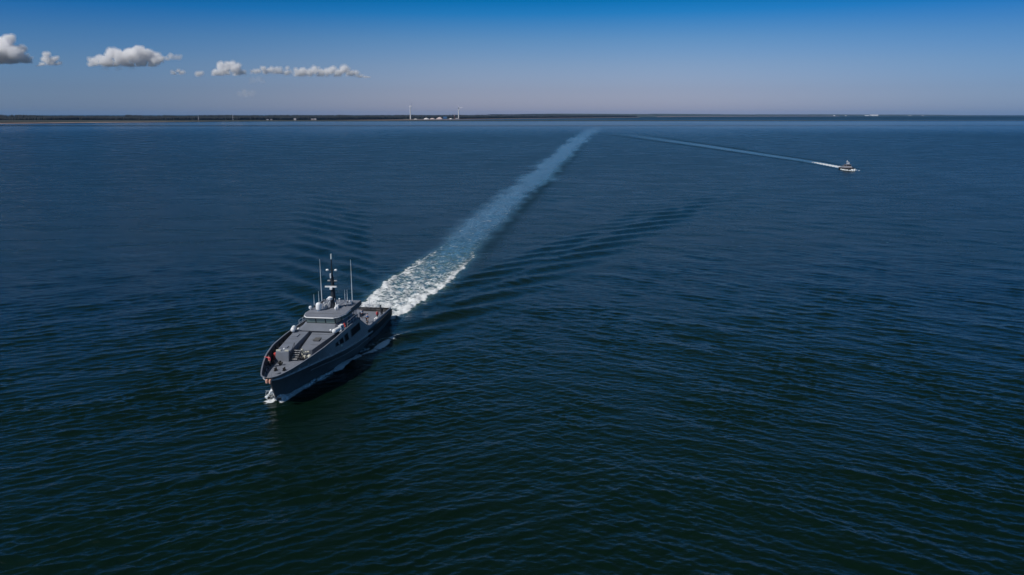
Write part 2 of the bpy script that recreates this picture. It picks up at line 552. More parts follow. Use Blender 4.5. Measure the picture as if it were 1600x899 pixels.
def strip(name, pts, offs, zs, mat, **props):
    t = np.gradient(pts, axis=0)
    nrm = np.stack([-t[:, 1], t[:, 0]], -1)
    nrm /= np.linalg.norm(nrm, axis=1)[:, None]
    nrm *= np.sign(nrm[:, 1])[:, None]
    bm = BM()
    rows = []
    for o_, z_ in zip(offs, zs):
        p = pts + nrm * o_
        zz = z_ + (0 if o_ < 60 else 6 * (vnoise(p[:, 0] / 700, p[:, 1] / 700, 43) - .3))
        zz = np.broadcast_to(zz, (len(pts),))
        rows.append([bm.verts.new((p[i, 0], p[i, 1], zz[i])) for i in range(len(pts))])
    for a, b in zip(rows, rows[1:]):
        for i in range(len(pts) - 1):
            bm.faces.new((a[i], a[i + 1], b[i + 1], b[i]))
    return part(name, bm, mat, None, **props), nrm

sp_ = shore_pts(SHORE, 240)
_, NRM = strip('beach', sp_, [-20, 0, 16, 44], [-1.5, .1, 1.7, 2.7], M_SAND, kind='structure', label='pale pinkish sand beach along the wooded coast')
strip('coast_land', sp_, [40, 70, 400, 1500, 6000], [2.5, 6, 11, 15, 18], M_SOIL, kind='structure', label='low dark coast land behind the beach')

def build_forest():
    # many small conifer crowns, jagged skyline
    seg = np.linalg.norm(np.diff(sp_, axis=0), axis=1)
    cum = np.concatenate([[0], np.cumsum(seg)])
    V, Fc = [], []
    n = 26000
    s = np.sort(rng.random(n)) * cum[-1]
    dens = rng.random(n)
    bx = np.interp(s, cum, sp_[:, 0]); by = np.interp(s, cum, sp_[:, 1])
    nx = np.interp(s, cum, NRM[:, 0]); ny = np.interp(s, cum, NRM[:, 1])
    inl = 46 + 420 * rng.random(n) ** 1.7
    px, py = bx + nx * inl, by + ny * inl
    edge = vnoise(s / 260, s * 0, 44)
    hgt = (18 + 4 * vnoise(px / 130, py / 130, 45) + 3 * rng.random(n)) * np.clip(.85 + edge * .3, .5, 1.1) + inl * .012
    # the port clearing by the two turbines stays open at the water's edge
    pix = bx / by * FPX / .9766 + 800
    keep = ~((pix > 636) & (pix < 722) & (inl < 120))
    px, py, hgt, inl = px[keep], py[keep], hgt[keep], inl[keep]
    k = 6
    an = np.arange(k) / k * 2 * math.pi
    m = len(px)
    rad = 3.2 + 2.6 * rng.random(m)
    g = 4 + np.minimum(inl * .018, 10)
    jit = .75 + .5 * rng.random((m, 2, k))
    lo = np.stack([px[:, None] + rad[:, None] * jit[:, 0] * np.cos(an), py[:, None] + rad[:, None] * jit[:, 0] * np.sin(an),
                   np.repeat((g + hgt * .12)[:, None], k, 1)], -1)
    mi = np.stack([px[:, None] + .72 * rad[:, None] * jit[:, 1] * np.cos(an + .5), py[:, None] + .72 * rad[:, None] * jit[:, 1] * np.sin(an + .5),
                   (g + hgt * .62)[:, None] + 2.5 * (jit[:, 0] - 1)], -1)
    tp = np.stack([px, py, g + hgt], -1)[:, None]
    v = np.concatenate([lo, mi, tp], 1).reshape(-1, 3)
    base = (np.arange(m) * (2 * k + 1))[:, None]
    q = np.arange(k); q2 = (q + 1) % k
    f = np.concatenate([np.stack([q, q2, k + q2], -1), np.stack([q, k + q2, k + q], -1), np.stack([k + q, k + q2, 0 * q + 2 * k], -1)])
    f = (base[:, :, None] + f[None]).reshape(-1, 3)
    me = bpy.data.meshes.new('forest')
    me.vertices.add(len(v)); me.loops.add(f.size); me.polygons.add(len(f))
    me.vertices.foreach_set('co', v.astype(np.float32).ravel())
    me.loops.foreach_set('vertex_index', f.astype(np.int32).ravel())
    me.polygons.foreach_set('loop_start', np.arange(0, f.size, 3, dtype=np.int32))
    me.polygons.foreach_set('loop_total', np.full(len(f), 3, dtype=np.int32))
    me.update()
    link('forest', me, M_PINE, None, kind='stuff', label='dark pine forest along the far coast')
build_forest()

FAR = [(930, 183.6), (1000, 183.1), (1100, 182.4), (1250, 181.9), (1400, 181.7), (1520, 181.5), (1600, 181.3), (1760, 181.2)]
fp = shore_pts(FAR, 260)
strip('far_beach', fp[30:120], [-30, 40], [-1, 7], M_SAND, kind='structure', label='thin pale beach on the distant coast')
def far_land():
    t = np.gradient(fp, axis=0)
    nr = np.stack([-t[:, 1], t[:, 0]], -1); nr /= np.linalg.norm(nr, axis=1)[:, None]; nr *= np.sign(nr[:, 1])[:, None]
    bm = BM(); rows = []
    s = np.arange(len(fp))
    for o_, z_, a_ in ((-10, -1, 0), (30, 6, 0), (160, 30, 10), (700, 44, 16), (2500, 52, 20)):
        p = fp + nr * o_
        zz = z_ + a_ * (vnoise(s / 14., s * 0., 46) + .5 * vnoise(s / 4., s * 0., 47) - .75)
        if a_:
            zz = zz * (1 - .75 * smooth(s / len(s), .62, .85))
        rows.append([bm.verts.new((p[i, 0], p[i, 1], zz[i])) for i in s])
    for a, b in zip(rows, rows[1:]):
        for i in range(len(fp) - 1):
            bm.faces.new((a[i], a[i + 1], b[i + 1], b[i]))
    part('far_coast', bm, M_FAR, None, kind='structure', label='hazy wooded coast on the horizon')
far_land()

def shore_at(px, inland=0.):
    py = float(np.interp(px, [s[0] for s in SHORE], [s[1] for s in SHORE]))
    d = 1.0497 * CAM_H * FPX / (py - HOR)
    return Vector(((px - 800) / FPX * d * .9766, d + inland, 0))

def far_at(px, inland=0.):
    py = float(np.interp(px, [s[0] for s in FAR], [s[1] for s in FAR]))
    d = 1.0497 * CAM_H * FPX / (py - HOR) + inland
    return Vector(((px - 800) / FPX * d * .9766, d, 0))

def turbine(px, hub, rot, yaw, label, inland):
    p = shore_at(px, inland)
    t = thing('wind_turbine', label, 'wind turbine', (p.x, p.y, 4), yaw, 'white wind turbines on the coast')
    bm = BM()
    lathe(bm, (0, 0, 0), [(4.6, 0), (4.3, hub * .3), (3.6, hub * .7), (2.9, hub - 1)], 16)
    part('tower', bm, M_WHITE, t)
    bm = BM()
    loft(bm, [[(-9 + dx, s * yy, hub + zz) for yy, zz in ((-2, -1), (2, -1), (2, 3), (-2, 3))] for dx, s in ((0, .8), (4, 1), (16, 1), (19, .7))])
    nac = part('nacelle', bm, M_WHITE, t)
    bm = BM()
    sph(bm, (12, 0, hub + 1), 2.4, (1.2, 1, 1), 12)
    part('hub', bm, M_WHITE, t)
    for k in range(3):
        a = rot + k * 2 * math.pi / 3
        dy_, dz_ = math.sin(a), math.cos(a)
        bm = BM()
        secs = []
        for r_, ch, th_ in ((1.5, 1.2, 1.1), (6, 2.8, .9), (16, 2.1, .6), (30, 1.3, .35), (41, .5, .15)):
            cx, cy, cz = 12.5, dy_ * r_, hub + 1 + dz_ * r_
            # chord across the rotor plane, thickness along its axis
            secs.append([(cx - th_ / 2, cy + dz_ * ch * s_, cz - dy_ * ch * s_) for s_ in (-.5,)] +
                        [(cx + th_ / 2, cy - dz_ * ch * .1, cz + dy_ * ch * .1)] +
                        [(cx + th_ / 4, cy + dz_ * ch * .5, cz - dy_ * ch * .5)])
        loft(bm, secs)
        part('blade', bm, M_WHITE, t)
    return t
turbine(640.5, 101, R(4), R(-14), 'left and taller of the two white wind turbines on the shore', 40)
turbine(716, 92, R(38), R(52), 'right and shorter of the two white wind turbines, beside the pale stone heaps', 60)

def heap(px, wd, ht, mat, label, seed):
    p = shore_at(px, 55)
    bm = BM()
    n = 18
    rings = [(1, 0), (.8, .3), (.52, .72), (.28, .94), (.08, 1)]
    vs = []
    for r_, h_ in rings:
        ring = []
        for k in range(n):
            a = 2 * math.pi * k / n
            j = 1 + .16 * math.sin(3 * a + seed) + .08 * math.sin(7 * a + 2 * seed)
            ring.append(bm.verts.new((wd * .5 * r_ * j * math.cos(a), 16 * r_ * j * math.sin(a), 4 + ht * h_ * (1 + .08 * math.sin(2 * a + seed)))))
        vs.append(ring)
    for a, b in zip(vs, vs[1:]):
        for k in range(n):
            bm.faces.new((a[k], a[(k + 1) % n], b[(k + 1) % n], b[k]))
    bm.faces.new(vs[-1])
    o = part('stone_heap', bm, mat, None, 60, label=label, category='stone heap', group='pale stone heaps on the shore')
    o.location = (p.x, p.y, 0)
heap(648, 30, 4.5, M_CHALK, 'lowest white stone heap, just right of the taller turbine', .3)
heap(664.5, 46, 10, M_CHALK, 'bright white stone heap between the two turbines', 1.1)
heap(674, 44, 9, M_PINKST, 'pinkish stone heap in the middle of the row of heaps', 2.4)
heap(686, 56, 16, M_PINKST, 'tallest pale pink stone heap, left of the blue shed', 4.0)
heap(703.5, 30, 6, M_CHALK, 'small white stone heap under the thin red crane', 5.2)

def house(name, px, wd, ht, dp, wall, roof, label, inland=52, where=shore_at, cat='building', base=4.5, group=None, bays=3):
    p = where(px, inland)
    t = thing(name, label, cat, (p.x, p.y, base), math.atan2(-p.x, p.y) * .6, group)
    bm = BM(); box(bm, (0, 0, ht * .5), (wd, dp, ht)); part('wall', bm, wall, t)
    bm = BM()
    e = .04 * wd
    loft(bm, [[(sx * (wd / 2 + e), -dp / 2 - 1, ht), (sx * (wd / 2 + e), dp / 2 + 1, ht), (sx * (wd / 2 + e), 0, ht * 1.35)] for sx in (-1, 1)])
    part('roof', bm, roof, t)
    for k in range(bays):
        bm = BM(); box(bm, (wd * ((k + .5) / bays - .5), -dp / 2 - .03, ht * .5), (wd / bays * .4, .1, ht * .32))
        part('window', bm, M_DARKGLASS, t)
    return t
M_DARKGLASS = new_mat('dark_window_glass', (.02, .025, .03), .15)
house('shed', 694, 30, 14, 20, M_BLUE, M_BLUE, 'small blue shed to the right of the tallest stone heap', 90)
house('shed', 713.5, 26, 6, 12, M_WHITE, M_GREYROOF, 'low white shed at the foot of the shorter turbine', 45)
G = 'small pale houses behind the beach'
house('house', 414, 12, 6, 9, M_WHITE, M_GREYROOF, 'leftmost of the small pale houses on the wooded shore', group=G)
house('house', 420, 11, 6, 9, M_PINKST, M_GREYROOF, 'pale house just right of the leftmost shore house', group=G)
house('house', 457.5, 14, 9, 9, M_WHITE, M_GREYROOF, 'single white house midway along the wooded shore', group=G)
house('house', 485, 17, 7, 10, M_PINKST, M_GREYROOF, 'wide pinkish house at the beach, left of the pair', group=G)
house('house', 489.5, 13, 8, 10, M_WHITE, M_GREYROOF, 'white house at the beach, right of the pair', group=G)

def mast(px, ht, label, inland=70):
    p = shore_at(px, inland)
    t = thing('lattice_mast', label, 'mast', (p.x, p.y, 4), 0, 'thin pale masts on the wooded coast')
    bm = BM()
    for sx, sy in ((-1, -1), (1, -1), (1, 1), (-1, 1)):
        cyl(bm, (sx * 1.5, sy * 1.5, 0), (sx * .5, sy * .5, ht), .32, .22, 6)
    for k in range(8):
        z0, z1 = ht * k / 8, ht * (k + 1) / 8
        a, b = 1.5 - k / 8, 1.5 - (k + 1) / 8
        cyl(bm, (-a, -a, z0), (b, -b, z1), .15, .15, 5); cyl(bm, (a, a, z0), (-b, b, z1), .15, .15, 5)
    part('lattice', bm, M_STEEL, t)
    bm = BM(); cyl(bm, (0, 0, ht), (0, 0, ht + 5), .3, .1, 6); part('aerial', bm, M_STEEL, t)
    return t
mast(302.5, 30, 'left of the two thin pale masts above the forest')
mast(357.5, 36, 'right of the two thin pale masts above the forest')

p = shore_at(709.5, 60)
t = thing('harbour_crane', 'thin red crane standing left of the shorter wind turbine', 'crane', (p.x, p.y, 4))
bm = BM()
for sx in (-1, 1):
    for sy in (-1, 1):
        cyl(bm, (sx * 3, sy * 3, 0), (sx * 1.0, sy * 1.0, 30), .4, .3, 6)
part('tower', bm, M_RUST, t)
bm = BM(); cyl(bm, (-2, 0, 29), (10, 0, 45), .7, .3, 6); cyl(bm, (-2, 0, 30), (-8, 0, 33), .6, .6, 6); part('jib', bm, M_RUST, t)
bm = BM(); box(bm, (-.5, 0, 28.5), (4, 3, 3)); part('cab', bm, M_WHITE, t)

G = 'white buildings on the distant coast'
def hall(px, wd, ht, label, inland=60):
    return house('hall', px, wd, ht, 60, M_WHITE, M_WHITE, label, inland, far_at, 'building', 5, G, 6)
hall(1365, 210, 26, 'long bright white hall on the distant horizon coast')
hall(1354, 110, 17, 'lower grey white hall joined left of the long white hall')
hall(1303, 46, 16, 'small white hall left of the long one, leftmost on the horizon')
hall(1321, 30, 14, 'smallest white hall between the leftmost and the long hall')
hall(1421, 80, 9, 'low pale hall right of the long white hall')
hall(1441, 60, 9, 'rightmost low pale hall on the horizon coast')

# ------------------------------------------------------------------ ship materials
M_HULL = new_mat('grey_hull_paint', (.128, .126, .124), .45, noise=.22, nscale=.8)
M_INNER_SHADE = new_mat('shade_black_bulwark_inner', (.030, .032, .038), .7, noise=.2, nscale=1.)  # near-black colour puts the shade into the inner bulwark faces
M_STRAKE = new_mat('pale_strake_paint', (.52, .52, .52), .5, noise=.3, nscale=1.5)
M_SIDE = new_mat('grey_bulwark_paint', (.235, .232, .228), .45, noise=.18, nscale=.8)
M_DECK = new_mat('grey_deck_paint', (.192, .210, .252), .7, noise=.16, nscale=1.3, bump=.1)
M_SUPER = new_mat('grey_superstructure_paint', (.182, .200, .238), .55, noise=.12, nscale=.7)
M_ROOF = new_mat('grey_roof_paint', (.190, .204, .240), .65, noise=.14, nscale=1.0)
M_RAIL = new_mat('worn_rail_edge', (.50, .50, .50), .5, noise=.3, nscale=2.)
M_BLACK = new_mat('black_gear_and_shade', (.018, .018, .019), .7, noise=.3, nscale=2.)
M_DARK = new_mat('dark_mast_paint', (.022, .026, .034), .5)
M_GLASS_SHADE = new_mat('dark_glass_and_shade', (.004, .004, .004), .5, spec=.05)
M_WGLASS = new_mat('greenish_bridge_glass', (.20, .27, .25), .25)
M_WPAINT = new_mat('white_gloss_paint', (.86, .86, .85), .4)
M_CREAM = new_mat('cream_fitting_paint', (.62, .60, .50), .5)
M_RED = new_mat('red_gear', (.72, .09, .08), .55)
M_FEND = new_mat('orange_fender_rubber', (.80, .42, .30), .6)
M_ALU = new_mat('bare_aluminium', (.55, .57, .60), .4, metal=.3)
M_FOAM = new_mat('sea_foam', (.85, .86, .86), .8, noise=.3, nscale=1.6, dirt=(.50, .56, .57))

def hull_levels(spec, xs, xtop, xbend):
    """each level: (x_end, xs of half breadths, half breadths, z(x))"""
    out = []
    for xe, bx, bb, zf in spec:
        x = np.where(xs < xbend, xs, xbend + (xs - xbend) * (xe - xbend) / (xtop - xbend))
        out.append((x, np.interp(x, bx, bb), zf(x)))
    return out

def hull_mesh(levels):
    bm = BM()
    P, S = [], []
    for x, b, z in levels:
        P.append([bm.verts.new((x[i], b[i], z[i])) for i in range(len(x))])
        S.append([bm.verts.new((x[i], -b[i], z[i])) for i in range(len(x))])
    n = len(levels[0][0])
    for l in range(len(levels) - 1):
        for i in range(n - 1):
            bm.faces.new((P[l][i], P[l + 1][i], P[l + 1][i + 1], P[l][i + 1]))
            bm.faces.new((S[l][i], S[l][i + 1], S[l + 1][i + 1], S[l + 1][i]))
        bm.faces.new((P[l][-1], P[l + 1][-1], S[l + 1][-1], S[l][-1]))
        bm.faces.new((P[l][0], S[l][0], S[l + 1][0], P[l + 1][0]))
    return bm

# ------------------------------------------------------------------ patrol ship
SHIP = thing('patrol_ship', 'grey patrol ship with tall mast steaming towards the lower left', 'ship',
             (SHIP_O[0], SHIP_O[1], 0), SHIP_RZ)
XT = 48.2
xs = np.concatenate([np.linspace(0, 15, 12), [15.6, 16.2, 17.3, 18.4, 18.95, 19.0, 19.6, 20.5], np.linspace(21.5, 28.9, 8), [28.95, 29.0],
                     np.linspace(30, 46.9, 26), [47.3, 47.6, 47.85, 48.05, XT]])
zrail = lambda x: np.interp(x, [0, 16, 24, 31, 34.5, 37, 47.7], [1.75, 2.15, 2.75, 3.45, 3.8, 3.95, 4.0])
ztop = lambda x: np.interp(x, [0, 15.6, 20.5, 25, 30, 36, 40.4, 43, 45, 46.9, 48.2], [2.5, 2.9, 5.7, 5.8, 5.75, 5.6, 5.3, 5.0, 4.75, 4.6, 4.5])
zdk = lambda x: np.interp(x, [0, 18.96, 18.99, 28.94, 28.99, 48], [1.65, 1.65, 5.58, 5.58, 3.55, 3.98])
RAILX = [0, 10, 20, 28, 31.5, 35, 36.6, 39, 41.1, 43.3, 45, 46.4, 47.0, 47.4, 47.6]
RAILB = [4.45, 4.95, 5.1, 5.1, 5.0, 4.65, 4.3, 3.6, 2.95, 2.3, 1.75, 1.25, .9, .5, .2]
TOPX = [0, 15, 20, 29, 32, 36.5, 40.4, 43, 45.2, 46.9, 47.6, 48.0, 48.2]
TOPB = [4.4, 4.65, 4.42, 4.4, 4.4, 4.2, 3.6, 2.9, 2.2, 1.55, 1.2, .8, .4]
spec = [(44.0, [0, 10, 24, 31, 36, 44], [3.6, 4.2, 4.0, 2.6, 1.2, .03], lambda x: 0 * x - 1.0),
        (45.6, WLX, WLB, lambda x: 0 * x),
        (46.9, [0, 10, 24, 30, 34, 38, 42, 45, 46.9], [4.4, 4.85, 4.95, 4.55, 3.75, 2.55, 1.4, .65, .1], lambda x: np.interp(x, [0, 17, 35, 45], [.9, 1.3, 2.35, 2.5])),
        (47.6, RAILX, RAILB, zrail),
        (48.2, TOPX, TOPB, ztop)]
lv = hull_levels(spec, xs, XT, 30)
xi = np.where(xs > 47.2, xs - .16 * (xs - 47.2), xs)
lv.append((xi, np.maximum(lv[4][1] - .16, .1), lv[4][2] - .0))
lv.append((np.where(xs > 30, 30 + (xs - 30) * (47.3 - 30) / (XT - 30), xs), np.maximum(np.interp(xs, TOPX, TOPB) * .93 - .2, .1), zdk(xs)))
part('hull', hull_mesh(lv[:4]), M_HULL, SHIP, 28)
part('bulwark', hull_mesh([(x, b, z) for x, b, z in [(lv[3][0], lv[3][1] - .02, lv[3][2] - .02)] + lv[4:6]]), M_SIDE, SHIP, 28)
part('bulwark_inner_shade', hull_mesh([(lv[5][0], lv[5][1], lv[5][2] - .005), lv[6]]), M_INNER_SHADE, SHIP, 28)

def deck_plate(name, mask, mat):
    x, b, z = lv[6]
    ii = [i for i in range(len(xs)) if mask(xs[i])]
    bm = BM()
    a = [bm.verts.new((x[i], b[i] + .05, z[i] - .01)) for i in ii]
    c = [bm.verts.new((x[i], -b[i] - .05, z[i] - .01)) for i in ii]
    for k in range(len(ii) - 1):
        bm.faces.new((a[k], c[k], c[k + 1], a[k + 1]))
    return part(name, bm, mat, SHIP)
deck_plate('foredeck', lambda x: x > 28.98, M_DECK)
deck_plate('upper_deck', lambda x: 18.98 < x < 28.96, M_DECK)
deck_plate('aft_deck', lambda x: x < 18.97, M_DECK)
bm = BM(); box(bm, (19.05, 0, 3.58), (.1, 8.5, 3.95)); part('aft_bulkhead', bm, M_SUPER, SHIP)
bm = BM(); box(bm, (28.9, 0, 4.5), (.1, 8.1, 2.1)); part('forward_bulkhead', bm, M_SUPER, SHIP)
for y_, z_ in ((-2.2, 2.7), (2.2, 2.7)):
    bm = BM(); box(bm, (18.96, y_, z_), (.08, .9, 1.95)); part('door', bm, M_HULL, SHIP)

for s in (1, -1):
    x, b, z = lv[3]
    bm = BM()
    sweep(bm, [(x[i], s * (b[i] + .10), z[i]) for i in range(len(xs)) if xs[i] > 15.5], .16, .11)
    part('rubbing_rail', bm, M_STRAKE, SHIP)
    bm = BM()
    x, b, z = lv[2]
    ii = [i for i in range(len(xs)) if 16.5 < xs[i] < 40]
    sweep(bm, [(x[i], s * (b[i] + .10), z[i] + .10) for i in ii], .15, .07)
    part('spray_rail', bm, M_SIDE, SHIP)
    x, b, z = lv[4]
    bm = BM()
    sweep(bm, [(x[i], s * (b[i] - .08), z[i] + .03) for i in range(len(xs))], .09, .035)
    part('cap_rail', bm, M_SUPER, SHIP)
    # black belt round the quarter, colouring in the shade on the hull side
    bm = BM()
    ii = [i for i in range(len(xs)) if xs[i] < 17.5]
    lo = [(lv[2][0][i], s * (lv[2][1][i] + .05), lv[2][2][i] + .05) for i in ii]
    for i0, i1 in zip(ii, ii[1:]):
        pts = []
        for i in (i0, i1):
            xx = xs[i]
            pts.append([(xx, s * (lv[2][1][i] + .02), lv[2][2][i] + .1), (xx, s * (lv[2][1][i] + .16), lv[2][2][i] + .15),
                        (xx, s * (lv[3][1][i] + .16), lv[3][2][i] + .5), (xx, s * (lv[3][1][i] - .05), lv[3][2][i] + .56)])
        loft(bm, pts)
    part('quarter_shade_belt', bm, M_BLACK, SHIP)
    # shaded openings in the ship's side, painted as black panels in a frame
    def side_y(x_, z_):
        zr, zt = float(zrail(x_)), float(ztop(x_))
        br = float(np.interp(x_, RAILX, RAILB)); bt = float(np.interp(x_, TOPX, TOPB))
        f = (z_ - zr) / (zt - zr)
        return br + (bt - br) * f
    for quad in ([(33.2, 4.55), (29.9, 4.25), (29.8, 5.12), (33.0, 5.05)], [(29.2, 4.2), (27.5, 4.1), (27.3, 5.2), (29.0, 5.15)],
                 [(26.0, 4.05), (21.2, 4.0), (20.9, 5.2), (25.7, 5.2)]):
        cx = sum(q[0] for q in quad) / 4; cz = sum(q[1] for q in quad) / 4
        bm = BM()
        loft(bm, [[(x_, s * (side_y(x_, z_) + d), z_) for x_, z_ in quad] for d in (-.05, .03)])
        wn = part('side_opening_shade', bm, M_GLASS_SHADE, SHIP)
        bm = BM()
        for k in range(4):
            a_, b_ = quad[k], quad[(k + 1) % 4]
            cyl(bm, (a_[0], s * (side_y(*a_) + .03), a_[1]), (b_[0], s * (side_y(*b_) + .03), b_[1]), .05, .05, 6)
        part('frame', bm, M_HULL, wn)
    for x_ in (43.0, 41.0, 38.4, 35.6):
        bm = BM(); z_ = float(zrail(x_)) + .25
        y_ = side_y(x_, z_)
        box(bm, (x_, s * (y_ + .0), z_), (.34, .16, .2), rz=-s * .3)
        part('fairlead', bm, M_RAIL, SHIP)
# transom platform and fork of the strake
bm = BM(); box(bm, (-.55, 0, .75), (1.1, 6.4, .12)); part('swim_platform', bm, M_DECK, SHIP)
for s in (1, -1):
    bm = BM(); box(bm, (16.3, s * 4.98, 1.0), (.9, .12, .14), ry=.9); part('strake_foot', bm, M_SUPER, SHIP)

# trunk cabin (starboard) and sloping ramp (port)
bm = BM()
f0 = [(38.95, -2.65, 3.7), (38.95, -.55, 3.7), (38.8, -.55, 5.25), (38.8, -2.6, 5.25)]
f1 = [(33.8, -3.2, 3.5), (33.8, -.8, 3.5), (33.8, -.8, 5.5), (33.8, -3.15, 5.5)]
f2 = [(28.5, -3.7, 3.4), (28.5, -1.1, 3.4), (28.5, -1.1, 5.74), (28.5, -3.65, 5.74)]
loft(bm, [f0, f1, f2])
bmesh.ops.bevel(bm, geom=bm.edges[:], offset=.05, segments=1, affect='EDGES')
part('trunk_cabin', bm, M_SUPER, SHIP)
bm = BM()
loft(bm, [[(36.2, -.2, 3.6), (35.2, 1.65, 3.6), (35.0, 1.6, 4.5), (36.0, -.2, 4.5)],
          [(28.5, -.55, 3.4), (28.5, 3.7, 3.4), (28.5, 3.6, 5.72), (28.5, -.55, 5.72)]])
bmesh.ops.bevel(bm, geom=bm.edges[:], offset=.04, segments=1, affect='EDGES')
part('sloping_deckhouse', bm, M_SUPER, SHIP)
bm = BM()
loft(bm, [[(36.3, -.6, 3.5), (36.3, -.18, 3.5), (36.2, -.18, 4.3), (36.2, -.6, 4.3)], [(28.6, -1.12, 3.5), (28.6, -.52, 3.5), (28.6, -.52, 4.9), (28.6, -1.12, 4.9)]])
part('gangway_floor', bm, M_HULL, SHIP)
ST = part('stair', sweep(BM(), [(38.5, -.45, 3.95), (36.7, -.45, 5.0)], .04, .10), M_DARK, SHIP)
part('stringer', sweep(BM(), [(38.5, .6, 3.95), (36.7, .6, 5.0)], .04, .10), M_DARK, ST)
for k in range(5):
    bm = BM(); box(bm, (38.4 - k * .37, .075, 4.05 + k * .225), (.26, 1.0, .05)); part('tread', bm, M_RAIL, ST)
for y_ in (-.45, .6):
    bm = BM()
    tube(bm, [(38.5, y_, 3.9), (38.5, y_, 4.95), (36.7, y_, 6.1), (36.7, y_, 4.9)], .035)
    tube(bm, [(38.5, y_, 4.45), (36.7, y_, 5.55)], .028)
    part('handrail', bm, M_DARK, ST)

# fittings on the foredeck
def lamp(x, y, z, r=.16):
    bm = BM(); cyl(bm, (x, y, z), (x, y, z + .3), .05); 
    o = part('deck_light', bm, M_RAIL, SHIP)
    bm = BM(); sph(bm, (x, y, z + .36), r, (1, 1, .9), 10); part('lens', bm, M_WPAINT, o)
lamp(38.4, -1.4, 5.25); lamp(29.0, -2.9, 5.7, .2); lamp(29.2, 2.6, 5.7, .2); lamp(32.5, 3.6, 3.7, .15)
bm = BM(); box(bm, (38.5, -2.25, 5.38), (.25, .7, .18)); part('floodlight', bm, M_CREAM, SHIP)
bm = BM(); box(bm, (38.5, -.95, 5.38), (.25, .6, .18)); part('floodlight', bm, M_CREAM, SHIP)
bm = BM(); cyl(bm, (36.7, .75, 3.85), (36.7, .75, 4.85), .16); cyl(bm, (36.7, .75, 4.6), (36.4, 1.65, 4.65), .13); sph(bm, (36.7, .75, 5.0), .2, n=10)
part('deck_crane', bm, M_CREAM, SHIP)
for x_, y_ in ((37.1, 1.2), (36.7, 1.8)):
    bm = BM(); lathe(bm, (x_, y_, 3.85), [(.32, 0), (.34, .2), (.26, .35), (.1, .42)], 12); part('vent_cap', bm, M_CREAM, SHIP)
bm = BM(); cyl(bm, (37.9, .75, 4.1), (37.9, 1.3, 4.1), .26); sph(bm, (37.9, 1.05, 4.1), .32, (1, 1, .7), 10); part('mooring_winch', bm, M_BLACK, SHIP)
W = part('windlass', cyl(BM(), (40.8, -1.1, 3.9), (40.8, -1.1, 4.5), .22, .16), M_BLACK, SHIP)
bm = BM(); cyl(bm, (40.8, -1.45, 4.2), (40.8, -.75, 4.2), .17); part('drum', bm, M_BLACK, W)
for x_, y_ in ((43.4, -.7), (43.2, .5), (39.9, 2.1), (40.4, -2.4)):
    bm = BM()
    box(bm, (x_, y_, 3.96), (.75, .3, .06))
    cyl(bm, (x_ - .22, y_, 3.92), (x_ - .22, y_, 4.32), .11, .11); cyl(bm, (x_ + .22, y_, 3.92), (x_ + .22, y_, 4.32), .11, .11)
    part('bollard', bm, M_BLACK, SHIP)
bm = BM(); box(bm, (38.4, -2.9, 4.45), (.5, .3, .9)); part('hose_cabinet', bm, M_RED, SHIP)
bm = BM(); lathe(bm, (44.6, .1, 3.96), [(.42, 0), (.42, .08), (.36, .12)], 14); part('hatch', bm, M_SUPER, SHIP)
for y_ in (.22, .70):
    bm = BM(); lathe(bm, (48.45, y_, 3.75), [(.06, 0), (.16, .08), (.18, .34), (.15, .56), (.05, .62)], 12)
    part('bow_fender', bm, M_FEND, SHIP)
bm = BM(); tube(bm, [(47.6, .5, 4.4), (47.6, .5, 5.3)], .04); part('jackstaff', bm, M_ALU, SHIP)
for s in (1, -1):      # bulwark stays inside the bow
    for x_ in np.arange(31, 45.5, 1.7):
        bt = float(np.interp(x_, TOPX, TOPB)); zt = float(ztop(x_)); zd = float(zdk(x_))
        bm = BM()
        y0 = bt - .2; y1 = bt * .93 - .2
        loft(bm, [[(x_ + d, s * y0, zt - .1), (x_ + d, s * y1, zd + .0), (x_ + d, s * (y1 - .45), zd + .0)] for d in (-.03, .03)])
        part('bulwark_stay', bm, M_INNER_SHADE, SHIP)
# stowed life rafts beside the bridge front, white, and a rescue ring on the port side
for s in (1, -1):
    bm = BM()
    cyl(bm, (30.0, s * 3.45, 6.12), (28.7, s * 3.75, 6.15), .37, .37, 14)
    sph(bm, (30.0, s * 3.45, 6.12), .37, (.6, 1, 1), 14); sph(bm, (28.7, s * 3.75, 6.15), .37, (.6, 1, 1), 14)
    lr = part('life_raft_canister', bm, M_WPAINT, SHIP)
    bm = BM(); box(bm, (29.3, s * 3.6, 5.62), (.8, .5, .34), rz=-.1 * s); part('cradle', bm, M_DARK, lr)
bm = BM(); loft(bm, [[(28.0, 3.95, 5.6), (26.9, 4.05, 5.6), (26.85, 3.95, 6.5), (28.0, 3.85, 6.5)], [(28.0, 3.5, 5.6), (26.9, 3.6, 5.6), (26.85, 3.5, 6.5), (28.0, 3.4, 6.5)]])
lk = part('deck_locker', bm, M_WPAINT, SHIP)
bm = BM(); cyl(bm, (27.42, 3.85, 6.1), (27.42, 4.03, 6.1), .14, .14); part('port_hole', bm, M_BLACK, lk)
bm = BM()
ring = [(26.2, 3.45 + .0 * k, 0) for k in range(1)]
rr = .34
for k in range(16):
    a0, a1 = 2 * math.pi * k / 16, 2 * math.pi * (k + 1) / 16
    cyl(bm, (26.3 + rr * math.cos(a0), 3.9, 6.1 + rr * math.sin(a0)), (26.3 + rr * math.cos(a1), 3.9, 6.1 + rr * math.sin(a1)), .09, .09, 7)
part('life_ring', bm, M_RED, SHIP)
